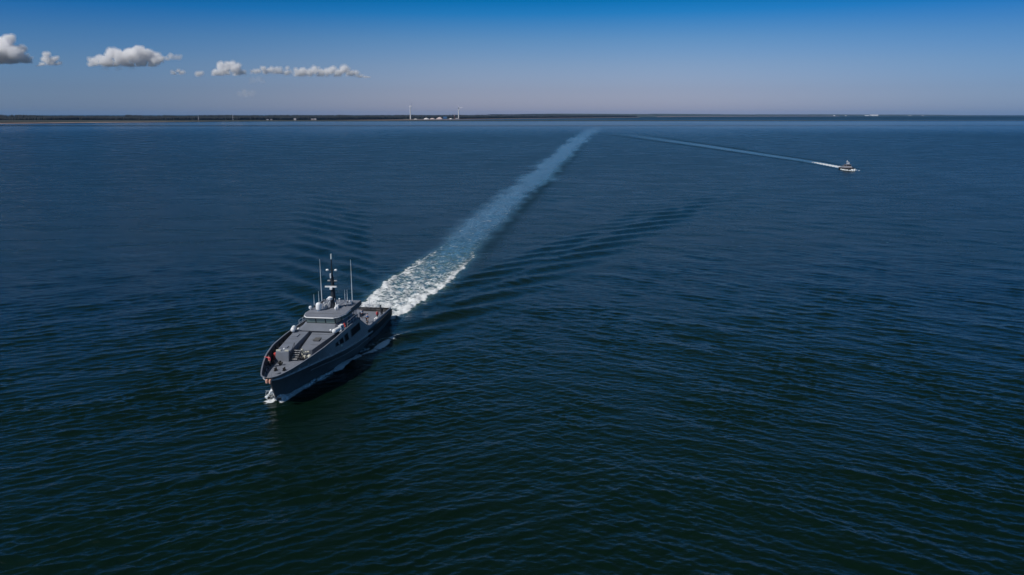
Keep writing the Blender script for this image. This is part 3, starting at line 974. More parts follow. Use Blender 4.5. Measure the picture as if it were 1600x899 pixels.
# side deck railings
for s in (1, -1):
    rl = None
    for x_ in (25.6, 24.0, 22.4, 20.8):
        bm = BM(); tube(bm, [(x_, s * 4.15, 5.58), (x_, s * 4.15, 6.6)], .035)
        if rl is None: rl = part('side_railing', bm, M_ALU, SHIP)
        else: part('post', bm, M_ALU, rl)
    for z_ in (6.6, 6.1):
        bm = BM(); tube(bm, [(25.6, s * 4.15, z_), (20.8, s * 4.15, z_)], .03); part('bar', bm, M_ALU, rl)
bm = BM(); sph(bm, (31.2, 4.98, 4.15), .3, (1.4, .5, .6), 10); part('navigation_light', bm, M_CREAM, SHIP)

# bridge
base = mirror_y([(19.4, 3.0, 5.58), (26.8, 3.25, 5.58), (29.0, 3.05, 5.58)])
sill = mirror_y([(19.4, 2.95, 6.38), (25.2, 3.0, 6.38), (26.45, 2.45, 6.38)])
top = mirror_y([(19.4, 2.95, 7.32), (25.4, 3.08, 7.32), (26.75, 2.5, 7.32)])
bm = BM(); loft(bm, [base, sill]); BR = part('bridge', bm, M_SUPER, SHIP, 20)
bm = BM(); loft(bm, [[(x, y * .995, z) for x, y, z in sill], [(x, y * .995, z) for x, y, z in top]]); part('window_band', bm, M_DARK, BR, 20)
def pane(p0, p1, q0, q1, f0, f1, out):
    """pane between fractions f0..f1 of an edge; p sill edge, q top edge"""
    P0, P1, Q0, Q1 = map(Vector, (p0, p1, q0, q1))
    c = [P0.lerp(P1, f0).lerp(Q0.lerp(Q1, f0), .10), P0.lerp(P1, f1).lerp(Q0.lerp(Q1, f1), .10),
         P0.lerp(P1, f1).lerp(Q0.lerp(Q1, f1), .88), P0.lerp(P1, f0).lerp(Q0.lerp(Q1, f0), .88)]
    o = Vector(out)
    bm = BM(); loft(bm, [[v - o * .02 for v in c], [v + o * .03 for v in c]])
    part('window', bm, M_WGLASS, BR)
for k in range(3):
    pane(sill[3], sill[2], top[3], top[2], (k + .06) / 3, (k + .94) / 3, (1, 0, .2))
pane(sill[2], sill[1], top[2], top[1], .08, .92, (.5, .85, .1))
pane(sill[3], sill[4], top[3], top[4], .08, .92, (.5, -.85, .1))
for k in range(4):
    pane(sill[1], sill[0], top[1], top[0], (k + .08) / 4, (k + .92) / 4, (0, 1, 0))
    pane(sill[4], sill[5], top[4], top[5], (k + .08) / 4, (k + .92) / 4, (0, -1, 0))
for s in (1, -1):
    bm = BM(); box(bm, (21.2, s * 3.02, 5.95), (.85, .1, 1.15)); part('bridge_door', bm, M_HULL, BR)

rp_ = [(14.9, 3.2), (21.2, 3.35), (24.2, 3.45), (26.1, 2.95), (26.9, 2.3)]
bm = BM(); loft(bm, [mirror_y([(x, y, 7.34) for x, y in rp_]), mirror_y([(x, y, 7.56) for x, y in rp_])])
RF = part('bridge_roof', bm, M_ROOF, SHIP, 20)
bm = BM()
tube(bm, [(x, y, 7.42) for x, y in rp_[1:]] + [(x, -y, 7.42) for x, y in reversed(rp_[1:])], .09, 6)
part('eave_trim', bm, M_WPAINT, RF)
for s in (1, -1):
    bm = BM(); box(bm, (18.1, s * 3.28, 7.22), (6.2, .1, .86), rz=.02 * s); part('side_fascia', bm, M_HULL, RF)
    bm = BM(); tube(bm, [(25.6, s * 3.45, 6.9), (21.3, s * 3.5, 6.72), (15.0, s * 3.4, 6.72)], .05); part('lit_edge_bar', bm, M_RAIL, RF)  # pale bar colours in the sky-lit edge below the fascia
    for x_ in (17.4, 18.6):
        bm = BM(); tube(bm, [(x_, s * 3.0, 5.5), (x_, s * 3.0, 7.35)], .06); part('roof_post', bm, M_HULL, RF)
# upper deck continues as an open gallery behind the bridge
bm = BM(); box(bm, (18.0, 0, 5.5), (2.0, 6.4, .12)); part('aft_gallery', bm, M_DECK, SHIP)
for s in (1, -1):
    bm = BM(); tube(bm, [(17.1, s * 3.1, 1.7), (17.1, s * 3.1, 5.45)], .07); part('gallery_post', bm, M_HULL, SHIP)

# on the roof
bm = BM(); lathe(bm, (22.6, -1.75, 7.56), [(.28, 0), (.28, .15), (.48, .22), (.50, .4), (.50, .95), (.44, 1.18), (.28, 1.32), (.06, 1.38)], 18)
part('radome', bm, M_WPAINT, SHIP)
for x_, y_ in ((22.3, -3.35), (22.2, 1.1)):
    bm = BM(); lathe(bm, (x_, y_, 7.56), [(.1, 0), (.1, .15), (.24, .19), (.28, .38), (.22, .58), (.06, .66)], 14)
    part('satellite_dome', bm, M_WPAINT, SHIP)
def whip(x, y, h, r):
    bm = BM(); cyl(bm, (x, y, 7.56), (x, y, 7.56 + h * .45), r, r * .85, 7); cyl(bm, (x, y, 7.56 + h * .45), (x, y, 7.56 + h), r * .7, r * .3, 6)
    o = part('whip_antenna', bm, M_WPAINT, SHIP)
    bm = BM(); cyl(bm, (x, y, 7.55), (x, y, 7.9), r * 1.8, r * 1.6, 8); part('mount', bm, M_DARK, o)
whip(17.3, -4.05 + .9, 7.8, .075); whip(17.0, 2.3, 7.8, .075)
whip(20.6, -3.3, 2.3, .05); whip(18.6, -3.2, 2.4, .05); whip(19.6, 1.9, 2.3, .045); whip(17.0, 1.4, 2.4, .05); whip(16.0, .6, 2.2, .035)
for x_, y_ in ((16.4, -2.5), (16.2, -1.8), (18.0, 2.5), (17.4, 2.0), (16.0, -.4), (19.3, -2.0)):
    bm = BM(); cyl(bm, (x_, y_, 7.56), (x_, y_, 7.9), .05); sph(bm, (x_, y_, 8.0), .16, (1, 1, 1), 8); part('roof_light', bm, M_WPAINT, SHIP)
# mast
MX = 20.2
bm = BM(); lathe(bm, (MX, 0, 7.55), [(.62, 0), (.50, .9), (.36, 3.3), (.26, 5.4)], 12)
MA = part('mast', bm, M_DARK, SHIP)
bm = BM(); cyl(bm, (MX, 0, 12.9), (MX, 0, 16.0), .17, .09, 8); part('topmast', bm, M_DARK, MA)
bm = BM(); cyl(bm, (MX, 0, 16.0), (MX, 0, 16.9), .11, .10, 8); part('masthead_light', bm, M_WPAINT, MA)
bm = BM(); box(bm, (MX + .75, 0, 11.05), (.5, .4, .35)); cyl(bm, (MX + .1, 0, 10.8), (MX + .75, 0, 11.0), .12); part('radar_pedestal', bm, M_WPAINT, MA)
bm = BM(); box(bm, (MX + .75, -.05, 11.35), (.22, 2.0, .24), rz=.05); part('radar_scanner', bm, M_WPAINT, MA)
bm = BM(); lathe(bm, (MX + .85, -.25, 9.1), [(.15, 0), (.42, .1), (.42, .4), (.15, .55)], 12); cyl(bm, (MX + .1, 0, 9.0), (MX + .85, -.25, 9.1), .12); part('small_radar', bm, M_WPAINT, MA)
bm = BM(); cyl(bm, (MX, -.95, 14.0), (MX, .95, 14.0), .05); ct = part('crosstree', bm, M_DARK, MA)
for y_ in (-.75, .75):
    bm = BM(); sph(bm, (MX + .1, y_, 14.1), .22, (1, 1.3, .9), 10); part('signal_lamp', bm, M_WPAINT, ct)
bm = BM(); box(bm, (MX, -.1, 12.15), (.7, 1.5, .08)); ct = part('crosstree', bm, M_DARK, MA)
for y_ in (-.55, .62):
    bm = BM(); box(bm, (MX + .1, y_, 12.28), (.3, .45, .16)); part('lamp_box', bm, M_RAIL, ct)
bm = BM(); cyl(bm, (MX + .3, -.15, 12.75), (MX + .3, -.15, 13.55), .13, .13, 8); part('camera_pod', bm, M_WPAINT, MA)
for x_, y_ in ((MX + 1.5, -.9), (MX + 1.2, 1.0), (MX - 1.3, .0)):
    bm = BM(); cyl(bm, (x_, y_, 7.55), (MX + .1 * (x_ - MX), y_ * .2, 9.4), .07, .06, 6); part('mast_stay', bm, M_ALU, MA)
bm = BM(); box(bm, (21.5, -.95, 8.0), (1.6, .25, .7)); part('equipment_box', bm, M_RAIL, SHIP)
bm = BM(); box(bm, (21.0, .9, 7.9), (.6, .5, .6)); part('equipment_box', bm, M_WPAINT, SHIP)
bm = BM(); tube(bm, [(21.5, -2.2, 7.55), (21.0, -2.2, 8.5), (18.5, -2.2, 8.5), (18.0, -2.2, 7.55)], .05); part('roof_rail', bm, M_ALU, SHIP)

# aft deck
def rails(pts, z0, z1, name='stern_railing'):
    root = None
    for k, (x_, y_) in enumerate(pts):
        bm = BM(); tube(bm, [(x_, y_, z0), (x_, y_, z1)], .04)
        if root is None: root = part(name, bm, M_ALU, SHIP)
        else: part('post', bm, M_ALU, root)
    for f in (1., .55):
        bm = BM(); tube(bm, [(x_, y_, z0 + (z1 - z0) * f) for x_, y_ in pts], .035); part('bar', bm, M_ALU, root)
rails([(.3, -4.1), (.25, -2.4), (.25, -.8), (.25, .8), (.25, 2.4), (.3, 4.1)], 2.4, 3.1)
rails([(12.5, 4.4), (10.5, 4.4), (8.5, 4.4), (6.5, 4.3)], 2.5, 3.1)
bm = BM(); cyl(bm, (2.6, 3.2, 1.65), (2.6, 3.2, 2.9), .25); cyl(bm, (2.6, 3.2, 2.9), (1.3, 2.6, 3.3), .14); CR = part('stern_crane', bm, M_DARK, SHIP)
bm = BM(); cyl(bm, (1.3, 2.6, 3.3), (.9, 2.4, 2.7), .07); part('hook_arm', bm, M_DARK, CR)
for y_ in (3.3, -3.3):
    bm = BM(); cyl(bm, (5.2, y_, 1.9), (6.4, y_, 1.9), .33, .33, 12); sph(bm, (5.2, y_, 1.9), .33, (.5, 1, 1)); sph(bm, (6.4, y_, 1.9), .33, (.5, 1, 1)); part('stern_raft_canister', bm, M_WPAINT, SHIP)
bm = BM(); lathe(bm, (8.2, 3.7, 1.65), [(.35, 0), (.3, .2), (.22, .5), (.34, .75), (.3, .85)], 12); part('capstan', bm, M_WPAINT, SHIP)
bm = BM(); loft(bm, [[(2.0, -2.6, 1.65), (4.6, -2.6, 1.65), (4.6, -.6, 1.65), (2.0, -.6, 1.65)], [(2.1, -2.5, 2.5), (4.5, -2.5, 2.5), (4.5, -.7, 2.5), (2.1, -.7, 2.5)]]); part('engine_hatch', bm, M_DECK, SHIP)
bm = BM(); tube(bm, [(.2, 0, 2.4), (-.5, 0, 4.6)], .04); part('ensign_staff', bm, M_ALU, SHIP)

# panel lines, hatches and vents that break up the plating
for x_, y_, w_, l_, z_ in ((36.8, -1.9, .8, .8, 5.40), (31.5, -2.4, .9, 1.2, 5.66), (31.6, 1.2, 1.0, 1.4, 5.20)):
    bm = BM(); box(bm, (x_, y_, z_), (l_, w_, .14), ry=.045); part('deck_hatch', bm, M_HULL if z_ < 5.3 else M_DECK, SHIP)
for x_ in (36.9, 34.9, 32.9, 30.9):
    bm = BM(); box(bm, (x_, -2.0 - (38.8 - x_) * .045, 5.262 + (38.8 - x_) * .0478), (.07, 2.0, .03)); part('plate_seam', bm, M_HULL, SHIP)
for k, x_ in enumerate((33.4, 31.6, 29.8)):
    bm = BM(); box(bm, (x_, .75 + (35 - x_) * .10, 4.53 + (35 - x_) * .185), (.07, 2.2 + (35 - x_) * .26, .03)); part('plate_seam', bm, M_HULL, SHIP)
bm = BM(); box(bm, (29.15, 0, 5.68), (.16, 6.3, .22)); part('bridge_shade_bar', bm, M_DARK, SHIP)  # dark bar put in for the shadow line at the bridge foot
for y_ in (-1.9, 0, 1.9):
    bm = BM(); box(bm, (17.5, y_, 7.58), (2.2, 1.2, .05)); part('roof_panel', bm, M_SUPER, SHIP)
bm = BM(); box(bm, (24.6, 0, 7.575), (.07, 5.6, .03)); part('plate_seam', bm, M_HULL, SHIP)

for o in SHIP.children:
    if o.name.split('.')[0] in ('hull', 'bulwark', 'foredeck', 'upper_deck', 'aft_deck', 'rubbing_rail', 'spray_rail', 'cap_rail', 'quarter_shade_belt',
                                'side_opening_shade', 'fairlead', 'bulwark_stay', 'bulwark_inner_shade', 'strake_foot'):
        o.rotation_euler = (0, 0, HULL_YAW)

for x_, y_, l_, w_, h_, m_ in ((13.6, -2.9, 1.6, 1.0, .8, M_DECK), (15.8, 2.6, 1.2, .8, 1.0, M_SUPER), (10.2, -3.4, 1.1, .7, .6, M_WPAINT), (12.6, 3.5, .9, .6, .55, M_HULL)):
    bm = BM(); box(bm, (x_, y_, 1.65 + h_ / 2), (l_, w_, h_)); bmesh.ops.bevel(bm, geom=bm.edges[:], offset=.05, segments=1, affect='EDGES')
    lk = part('deck_locker', bm, m_, SHIP)
    bm = BM(); box(bm, (x_, y_, 1.68 + h_), (l_ + .06, w_ + .06, .06)); part('lid', bm, M_RAIL, lk)
bm = BM()
for k in range(5):
    lathe(bm, (9.6, -1.6, 1.66 + k * .07), [(.42 - .02 * k, 0), (.46 - .02 * k, .035), (.42 - .02 * k, .07)], 14)
part('rope_coil', bm, M_CREAM, SHIP)
for y_ in (-3.9, 3.9):
    for x_ in (1.6, 7.4):
        bm = BM(); box(bm, (x_, y_, 1.72), (.7, .3, .1)); cyl(bm, (x_ - .2, y_, 1.7), (x_ - .2, y_, 2.15), .11); cyl(bm, (x_ + .2, y_, 1.7), (x_ + .2, y_, 2.15), .11)
        part('bollard', bm, M_BLACK, SHIP)

# ------------------------------------------------------------------ people
M_SKIN = new_mat('skin', (.52, .31, .23), .6)
M_HAIR = new_mat('dark_hair', (.03, .022, .016), .8)
M_CLOTH = {k: new_mat(k + '_cloth', c, .85, noise=.2, nscale=8) for k, c in
           dict(red=(.66, .09, .10), navy=(.012, .014, .022), blue=(.03, .16, .42), pale=(.48, .56, .68), dark=(.03, .034, .045), grey=(.16, .17, .19)).items()}
M_BOOT = new_mat('black_boot', (.012, .012, .012), .6)

def skinmesh(name, verts, edges, rad, root, mat, parent, sub=1):
    me = bpy.data.meshes.new(name)
    me.from_pydata(verts, edges, [])
    o = bpy.data.objects.new(name, me)
    C.objects.link(o)
    md = o.modifiers.new('skin', 'SKIN')
    for i, r_ in enumerate(rad):
        sv = me.skin_vertices[0].data[i]
        sv.radius = (r_, r_) if not isinstance(r_, tuple) else r_
        sv.use_root = i == root
    md.use_smooth_shade = True
    ss = o.modifiers.new('sub', 'SUBSURF'); ss.levels = sub; ss.render_levels = sub
    dg = bpy.context.evaluated_depsgraph_get()
    m2 = bpy.data.meshes.new_from_object(o.evaluated_get(dg))
    m2.name = name
    bpy.data.objects.remove(o); bpy.data.meshes.remove(me)
    for f in m2.polygons: f.use_smooth = True
    m2.materials.clear()
    return link(name, m2, mat, parent)

def person(label, loc_ship, face, top_c, leg_c, armL, armR, vest=None, hat=None, lean=0., bend=0.):
    """loc_ship in ship coordinates; face = direction in the ship frame; arms = (elbow, hand) offsets from the shoulder"""
    x_, y_, z_ = loc_ship
    wxy = SHIP_O + SHIP_H * x_ + SHIP_P * y_
    t = thing('person', label, 'person', (wxy[0], wxy[1], z_), SHIP_RZ + face - math.pi / 2, 'crew members on the patrol ship')
    L_ = lambda z: lean * max(0, z - .9)
    V = [(0, 0, .93), (0, L_(1.15), 1.15), (0, L_(1.36), 1.36), (0, L_(1.5) + .01, 1.50), (0, L_(1.6) + .03, 1.60), (0, L_(1.7) + .02, 1.70)]
    Rr = [(.15, .11), (.135, .10), (.16, .11), .055, (.078, .095), (.070, .085)]
    E_ = [(0, 1), (1, 2), (2, 3), (3, 4), (4, 5)]
    arms, legs = [], []
    for s, (eo, ho) in ((-1, armL), (1, armR)):
        sh = (s * .19, L_(1.42), 1.42); el_ = (sh[0] + eo[0], sh[1] + eo[1], sh[2] + eo[2]); ha = (sh[0] + ho[0], sh[1] + ho[1], sh[2] + ho[2])
        i = len(V)
        V += [sh, el_, ha]; Rr += [.062, .046, .034]; E_ += [(2, i), (i, i + 1), (i + 1, i + 2)]
        arms.append((i, i + 1, i + 2))
        d = (Vector(ha) - Vector(el_)).normalized()
        side = d.cross(Vector((0, 1, .2))).normalized()
        pm = Vector(ha) + d * .07
        V.append(tuple(pm)); Rr.append((.034, .018)); E_.append((i + 2, i + 3))
        j = i + 3
        for f, ln in ((-.9, .055), (-.3, .068), (.3, .072), (.9, .062)):
            k = len(V)
            a_ = pm + side * f * .026 + d * .03
            b_ = a_ + d * ln * .6 + Vector((0, .012, -.006)); c_ = b_ + d * ln * .4 + Vector((0, .014, -.01))
            V += [tuple(a_), tuple(b_), tuple(c_)]; Rr += [.010, .009, .008]; E_ += [(j, k), (k, k + 1), (k + 1, k + 2)]
        k = len(V)
        a_ = Vector(ha) + d * .03 + side * .03 * -s; b_ = a_ + d * .045 + side * .02 * -s
        V += [tuple(a_), tuple(b_)]; Rr += [.012, .009]; E_ += [(i + 2, k), (k, k + 1)]
    for s in (-1, 1):
        i = len(V)
        st = .05 if s > 0 else -.08
        V += [(s * .10, 0, .86), (s * .115, .03 + st * .6 + bend, .48), (s * .12, st, .08), (s * .135, st + .17, .035)]
        Rr += [.092, .062, .045, (.045, .03)]
        E_ += [(0, i), (i, i + 1), (i + 1, i + 2), (i + 2, i + 3)]
        legs.append(i)
    body = skinmesh('body', V, E_, Rr, 0, M_SKIN, t)
    def sub(name, idx, add, mat, root):
        mp = {a: b for b, a in enumerate(idx)}
        ev = [(mp[a], mp[b]) for a, b in E_ if a in mp and b in mp]
        rr_ = [tuple(q + add for q in Rr[i]) if isinstance(Rr[i], tuple) else Rr[i] + add for i in idx]
        return skinmesh(name, [V[i] for i in idx], ev, rr_, mp[root], mat, t)
    sub('jacket', [0, 1, 2] + [i for a in arms for i in a], .022, top_c, 0)
    sub('trousers', [0] + [i + k for i in legs for k in (0, 1, 2)], .024, leg_c, 0)
    for i in legs:
        skinmesh('boot', [V[i + 2], V[i + 3]], [(0, 1)], [.062, (.055, .042)], 0, M_BOOT, t)
    hc = Vector(V[5])
    bm = BM(); sph(bm, hc + Vector((0, -.02, .015)), .098, (.92, 1.05, .82), 12); part('hat' if hat else 'hair', bm, hat or M_HAIR, t)
    bm = BM(); cyl(bm, hc + Vector((0, .10, -.05)), hc + Vector((0, .135, -.07)), .018, .012, 6)
    for s in (-1, 1):
        sph(bm, hc + Vector((s * .088, .0, -.05)), .026, (.5, 1, 1.3), 8)
    part('nose_and_ears', bm, M_SKIN, t)
    bm = BM()
    for s in (-1, 1):
        sph(bm, hc + Vector((s * .033, .098, -.03)), .011, n=6)
    box(bm, hc + Vector((0, .104, -.105)), (.045, .012, .010)); part('eyes_and_mouth', bm, M_HAIR, t)
    if vest:
        bm = BM()
        loft(bm, [[(a * .21, b * .16 + L_(z), z) for a, b in ((-1, -.7), (-.6, -1), (.6, -1), (1, -.7), (1, .7), (.6, 1), (-.6, 1), (-1, .7))] for z in (1.02, 1.22, 1.44)])
        part('life_vest', bm, vest, t)
    return t
DOWN = ((-.04, .0, -.28), (-.03, .09, -.52)); DOWNR = ((.04, .0, -.28), (.03, .09, -.52))
person('person in a red jacket and dark trousers standing at the bow with one arm out', (41.9, -2.25, 3.93), R(-20), M_CLOTH['red'], M_CLOTH['navy'],
       DOWN, ((.26, .06, -.06), (.5, .1, .02)))
person('person in a pale blue shirt standing farthest to the left on the aft deck', (5.3, .05, 1.66), R(80), M_CLOTH['pale'], M_CLOTH['dark'],
       DOWN, ((.05, .1, -.26), (.02, .32, -.3)))
person('person in a bright blue jacket at the port rail of the aft deck', (8.4, 2.0, 1.66), R(130), M_CLOTH['blue'], M_CLOTH['navy'],
       ((-.06, .08, -.26), (-.02, .3, -.34)), ((.06, .08, -.26), (.02, .3, -.34)), lean=.25)
person('person in a red life vest and dark clothes near the stern', (5.8, 3.3, 1.66), R(60), M_CLOTH['red'], M_CLOTH['dark'],
       ((-.1, .05, -.26), (.0, .28, -.3)), DOWNR, vest=M_RED)
person('person in grey overalls bending by the port rail behind the side openings', (11.1, 2.9, 1.66), R(110), M_CLOTH['grey'], M_CLOTH['grey'],
       DOWN, DOWNR, lean=.35)

# ------------------------------------------------------------------ bow wave
def bow_wave():
    bm = BM()
    r2 = random.Random(3)
    def lump(c, r_):
        m_ = bmesh.ops.create_icosphere(bm, subdivisions=1, radius=1, matrix=Matrix.Translation(c) @ Matrix.Diagonal((r_[0], r_[1], r_[2], 1)))
        for v in m_['verts']:
            f = 1 + .55 * (r2.random() - .5)
            v.co = Vector(c) + (v.co - Vector(c)) * f
    for s in (1, -1):
        x_ = 45.4
        while x_ > 23:
            b_ = float(np.interp(x_, WLX, WLB))
            k = .65 + .6 * r2.random()
            fade = 1. if x_ > 29 else .6
            if not (26.0 < x_ < 29.5 and r2.random() < .6):
                lump((x_, s * (b_ + .12 + .55 * r2.random()), .03), (.30 * k, .13 * k * fade + .05, .15 * k * fade))
            x_ -= .13
    # sheet of water turned over by the stem, wider on the windward side
    for s, h0, w0 in ((-1, 1.6, 2.6), (1, .95, 1.2)):
        nu, nv = 64, 12
        rows = []
        for a in range(nu):
            t = 9.5 * (a / (nu - 1)) ** 1.5
            x_ = 45.9 - t
            b_ = float(np.interp(x_, WLX, WLB))
            hh = (h0 - .28) * math.exp(-(t / 1.7) ** 1.3) + .30 * math.exp(-t / 6)
            ww = .35 + (w0 - .35) * math.exp(-((t - 1.2) / 2.1) ** 2) + .02 * t
            hh *= .62 + .75 * r2.random() if a > 2 else 1
            row = []
            for q in range(nv):
                f = q / (nv - 1)
                z_ = hh * math.sin(math.pi * min(1, f * .98 + .02) ** .62) * (1.12 - .3 * f)
                jt = .05 + .10 * hh
                row.append(bm.verts.new((x_ + (r2.random() - .5) * .22 - .5 * f * ww, s * (b_ - .06 + ww * f + (r2.random() - .5) * jt), z_ + (r2.random() - .5) * jt - .06)))
            rows.append(row)
        for a, b in zip(rows, rows[1:]):
            for q in range(nv - 1):
                if r2.random() < .84:
                    bm.faces.new((a[q], a[q + 1], b[q + 1], b[q]))
    for k in range(90):      # loose drops
        a = r2.random(); h_ = r2.random() ** 1.5
        lump((46.0 - 3.0 * a, -.35 - 2.6 * r2.random() * (.35 + a * .65), .1 + 1.9 * h_ * (1 - .45 * a)), [.02 + .05 * r2.random()] * 3)
    o = part('bow_wave', bm, M_FOAM, None, 75, kind='stuff', label='white foam and spray along the bow of the patrol ship')
    o.location = (SHIP_O[0], SHIP_O[1], 0); o.rotation_euler = (0, 0, SHIP_RZ + HULL_YAW)
bow_wave()

# ------------------------------------------------------------------ distant boat
M_BHULL = new_mat('dark_brown_grey_hull', (.045, .043, .050), .5)
M_BCAB = new_mat('grey_pink_cabin', (.25, .245, .262), .5)
BT = thing('motor_boat', 'small distant patrol boat with dark hull and white wake, at the right', 'boat', (249, 585, 0), R(-90.7))
xb = np.concatenate([np.linspace(0, 12, 8), np.linspace(13, 21, 12)])
bs_ = [(18.6, [0, 10, 15, 18.6], [2.2, 2.3, 1.3, .03], lambda x: 0 * x - .5),
       (19.6, [0, 10, 15, 19.6], [2.6, 2.7, 1.8, .05], lambda x: 0 * x + .1),
       (21.0, [0, 10, 15, 18.5, 21], [2.8, 3.0, 2.5, 1.3, .12], lambda x: np.interp(x, [0, 12, 21], [1.5, 1.7, 2.5])),
       (20.8, [0, 10, 15, 18.5, 20.8], [2.6, 2.8, 2.3, 1.1, .08], lambda x: np.interp(x, [0, 12, 21], [1.5, 1.7, 2.5])),
       (20.5, [0, 10, 15, 18.5, 20.5], [2.6, 2.8, 2.2, 1.0, .06], lambda x: np.interp(x, [0, 12, 21], [.9, 1.1, 1.8]))]
part('hull', hull_mesh(hull_levels(bs_, xb, 21, 12)), M_BHULL, BT)
bm = BM(); loft(bm, [[(0.1, -2.55, .95), (0.1, 2.55, .95), (0.1, 2.55, 1.0), (0.1, -2.55, 1.0)], [(12, -2.7, 1.1), (12, 2.7, 1.1), (12, 2.7, 1.15), (12, -2.7, 1.15)], [(20, -.3, 1.8), (20, .3, 1.8), (20, .3, 1.85), (20, -.3, 1.85)]])
part('deck', bm, M_DECK, BT)
bm = BM(); loft(bm, [mirror_y([(4, 2.0, 1.1), (13, 2.0, 1.2), (16, 1.2, 1.5)]), mirror_y([(4.3, 1.9, 2.7), (12.3, 1.9, 2.8), (14.5, 1.2, 2.7)])])
part('deckhouse', bm, M_BCAB, BT)
bm = BM(); loft(bm, [mirror_y([(6.5, 1.7, 2.7), (12, 1.7, 2.7)]), mirror_y([(7, 1.55, 3.95), (11.4, 1.55, 3.95)])])
cb_ = part('wheelhouse', bm, M_BCAB, BT)
for s in (1, -1):
    for k in range(3):
        bm = BM(); box(bm, (7.7 + k * 1.5, s * 1.66, 3.35), (1.1, .12, .6)); part('window', bm, M_GLASS_SHADE, cb_)
for k in range(2):
    bm = BM(); box(bm, (11.75, -.75 + 1.5 * k, 3.35), (.3, 1.2, .6)); part('window', bm, M_GLASS_SHADE, cb_)
bm = BM(); box(bm, (9.2, 0, 4.0), (5.4, 3.7, .14)); part('roof', bm, M_BCAB, BT)
bm = BM(); cyl(bm, (8.5, 0, 4.4), (8.2, 0, 7.0), .3, .12, 8); mm = part('mast', bm, M_WPAINT, BT)
bm = BM(); box(bm, (8.7, 0, 6.0), (.3, 1.8, .25)); part('radar_scanner', bm, M_WPAINT, mm)
bm = BM(); sph(bm, (9.8, .7, 4.9), .5, n=10); part('radome', bm, M_WPAINT, BT)
bm = BM(); tube(bm, [(0.2, -2.5, 1.5), (.2, -2.5, 2.4), (.2, 2.5, 2.4), (.2, 2.5, 1.5)], .06); part('stern_railing', bm, M_ALU, BT)
bm = BM()
r2 = random.Random(9)
for k in range(130):
    a = r2.random() if k > 30 else .08 * r2.random()
    for s in (1, -1):
        bmesh.ops.create_icosphere(bm, subdivisions=1, radius=(.16 + .3 * r2.random()) * (1 if a > .1 else 1.5),
                                   matrix=Matrix.Translation((21.2 - 16 * a, s * (.3 + 2.8 * min(1, a * 2.2) + .4 * r2.random()), .08 + .25 * r2.random() + (.7 * r2.random() if a < .1 else 0))))
o = part('boat_spray', bm, M_FOAM, None, 0, kind='stuff', label='white spray along the hull of the small distant boat')
o.location = (249, 585, 0); o.rotation_euler = (0, 0, R(-90.7))

# ------------------------------------------------------------------ clouds
def cloud_mat():
    m = bpy.data.materials.new('cloud_vapour')
    m.use_nodes = True
    t = m.node_tree
    t.nodes.remove(t.nodes['Principled BSDF'])
    v = t.nodes.new('ShaderNodeVolumePrincipled')
    v.inputs['Color'].default_value = (1.0, .9945, .9930, 1)
    v.inputs['Anisotropy'].default_value = 0.0
    v.inputs['Density'].default_value = .013
    t.links.new(v.outputs[0], t.nodes['Material Output'].inputs['Volume'])
    return m
M_CLOUD = cloud_mat()
M_THIN = M_CLOUD.copy(); M_THIN.name = 'thin_cloud_vapour'
M_THIN.node_tree.nodes['Principled Volume'].inputs['Density'].default_value = .0012

M_VEIL = M_CLOUD.copy(); M_VEIL.name = 'cloud_edge_vapour'
M_VEIL.node_tree.nodes['Principled Volume'].inputs['Density'].default_value = .0035
M_WISP = M_CLOUD.copy(); M_WISP.name = 'wispy_vapour'
M_WISP.node_tree.nodes['Principled Volume'].inputs['Density'].default_value = .0004

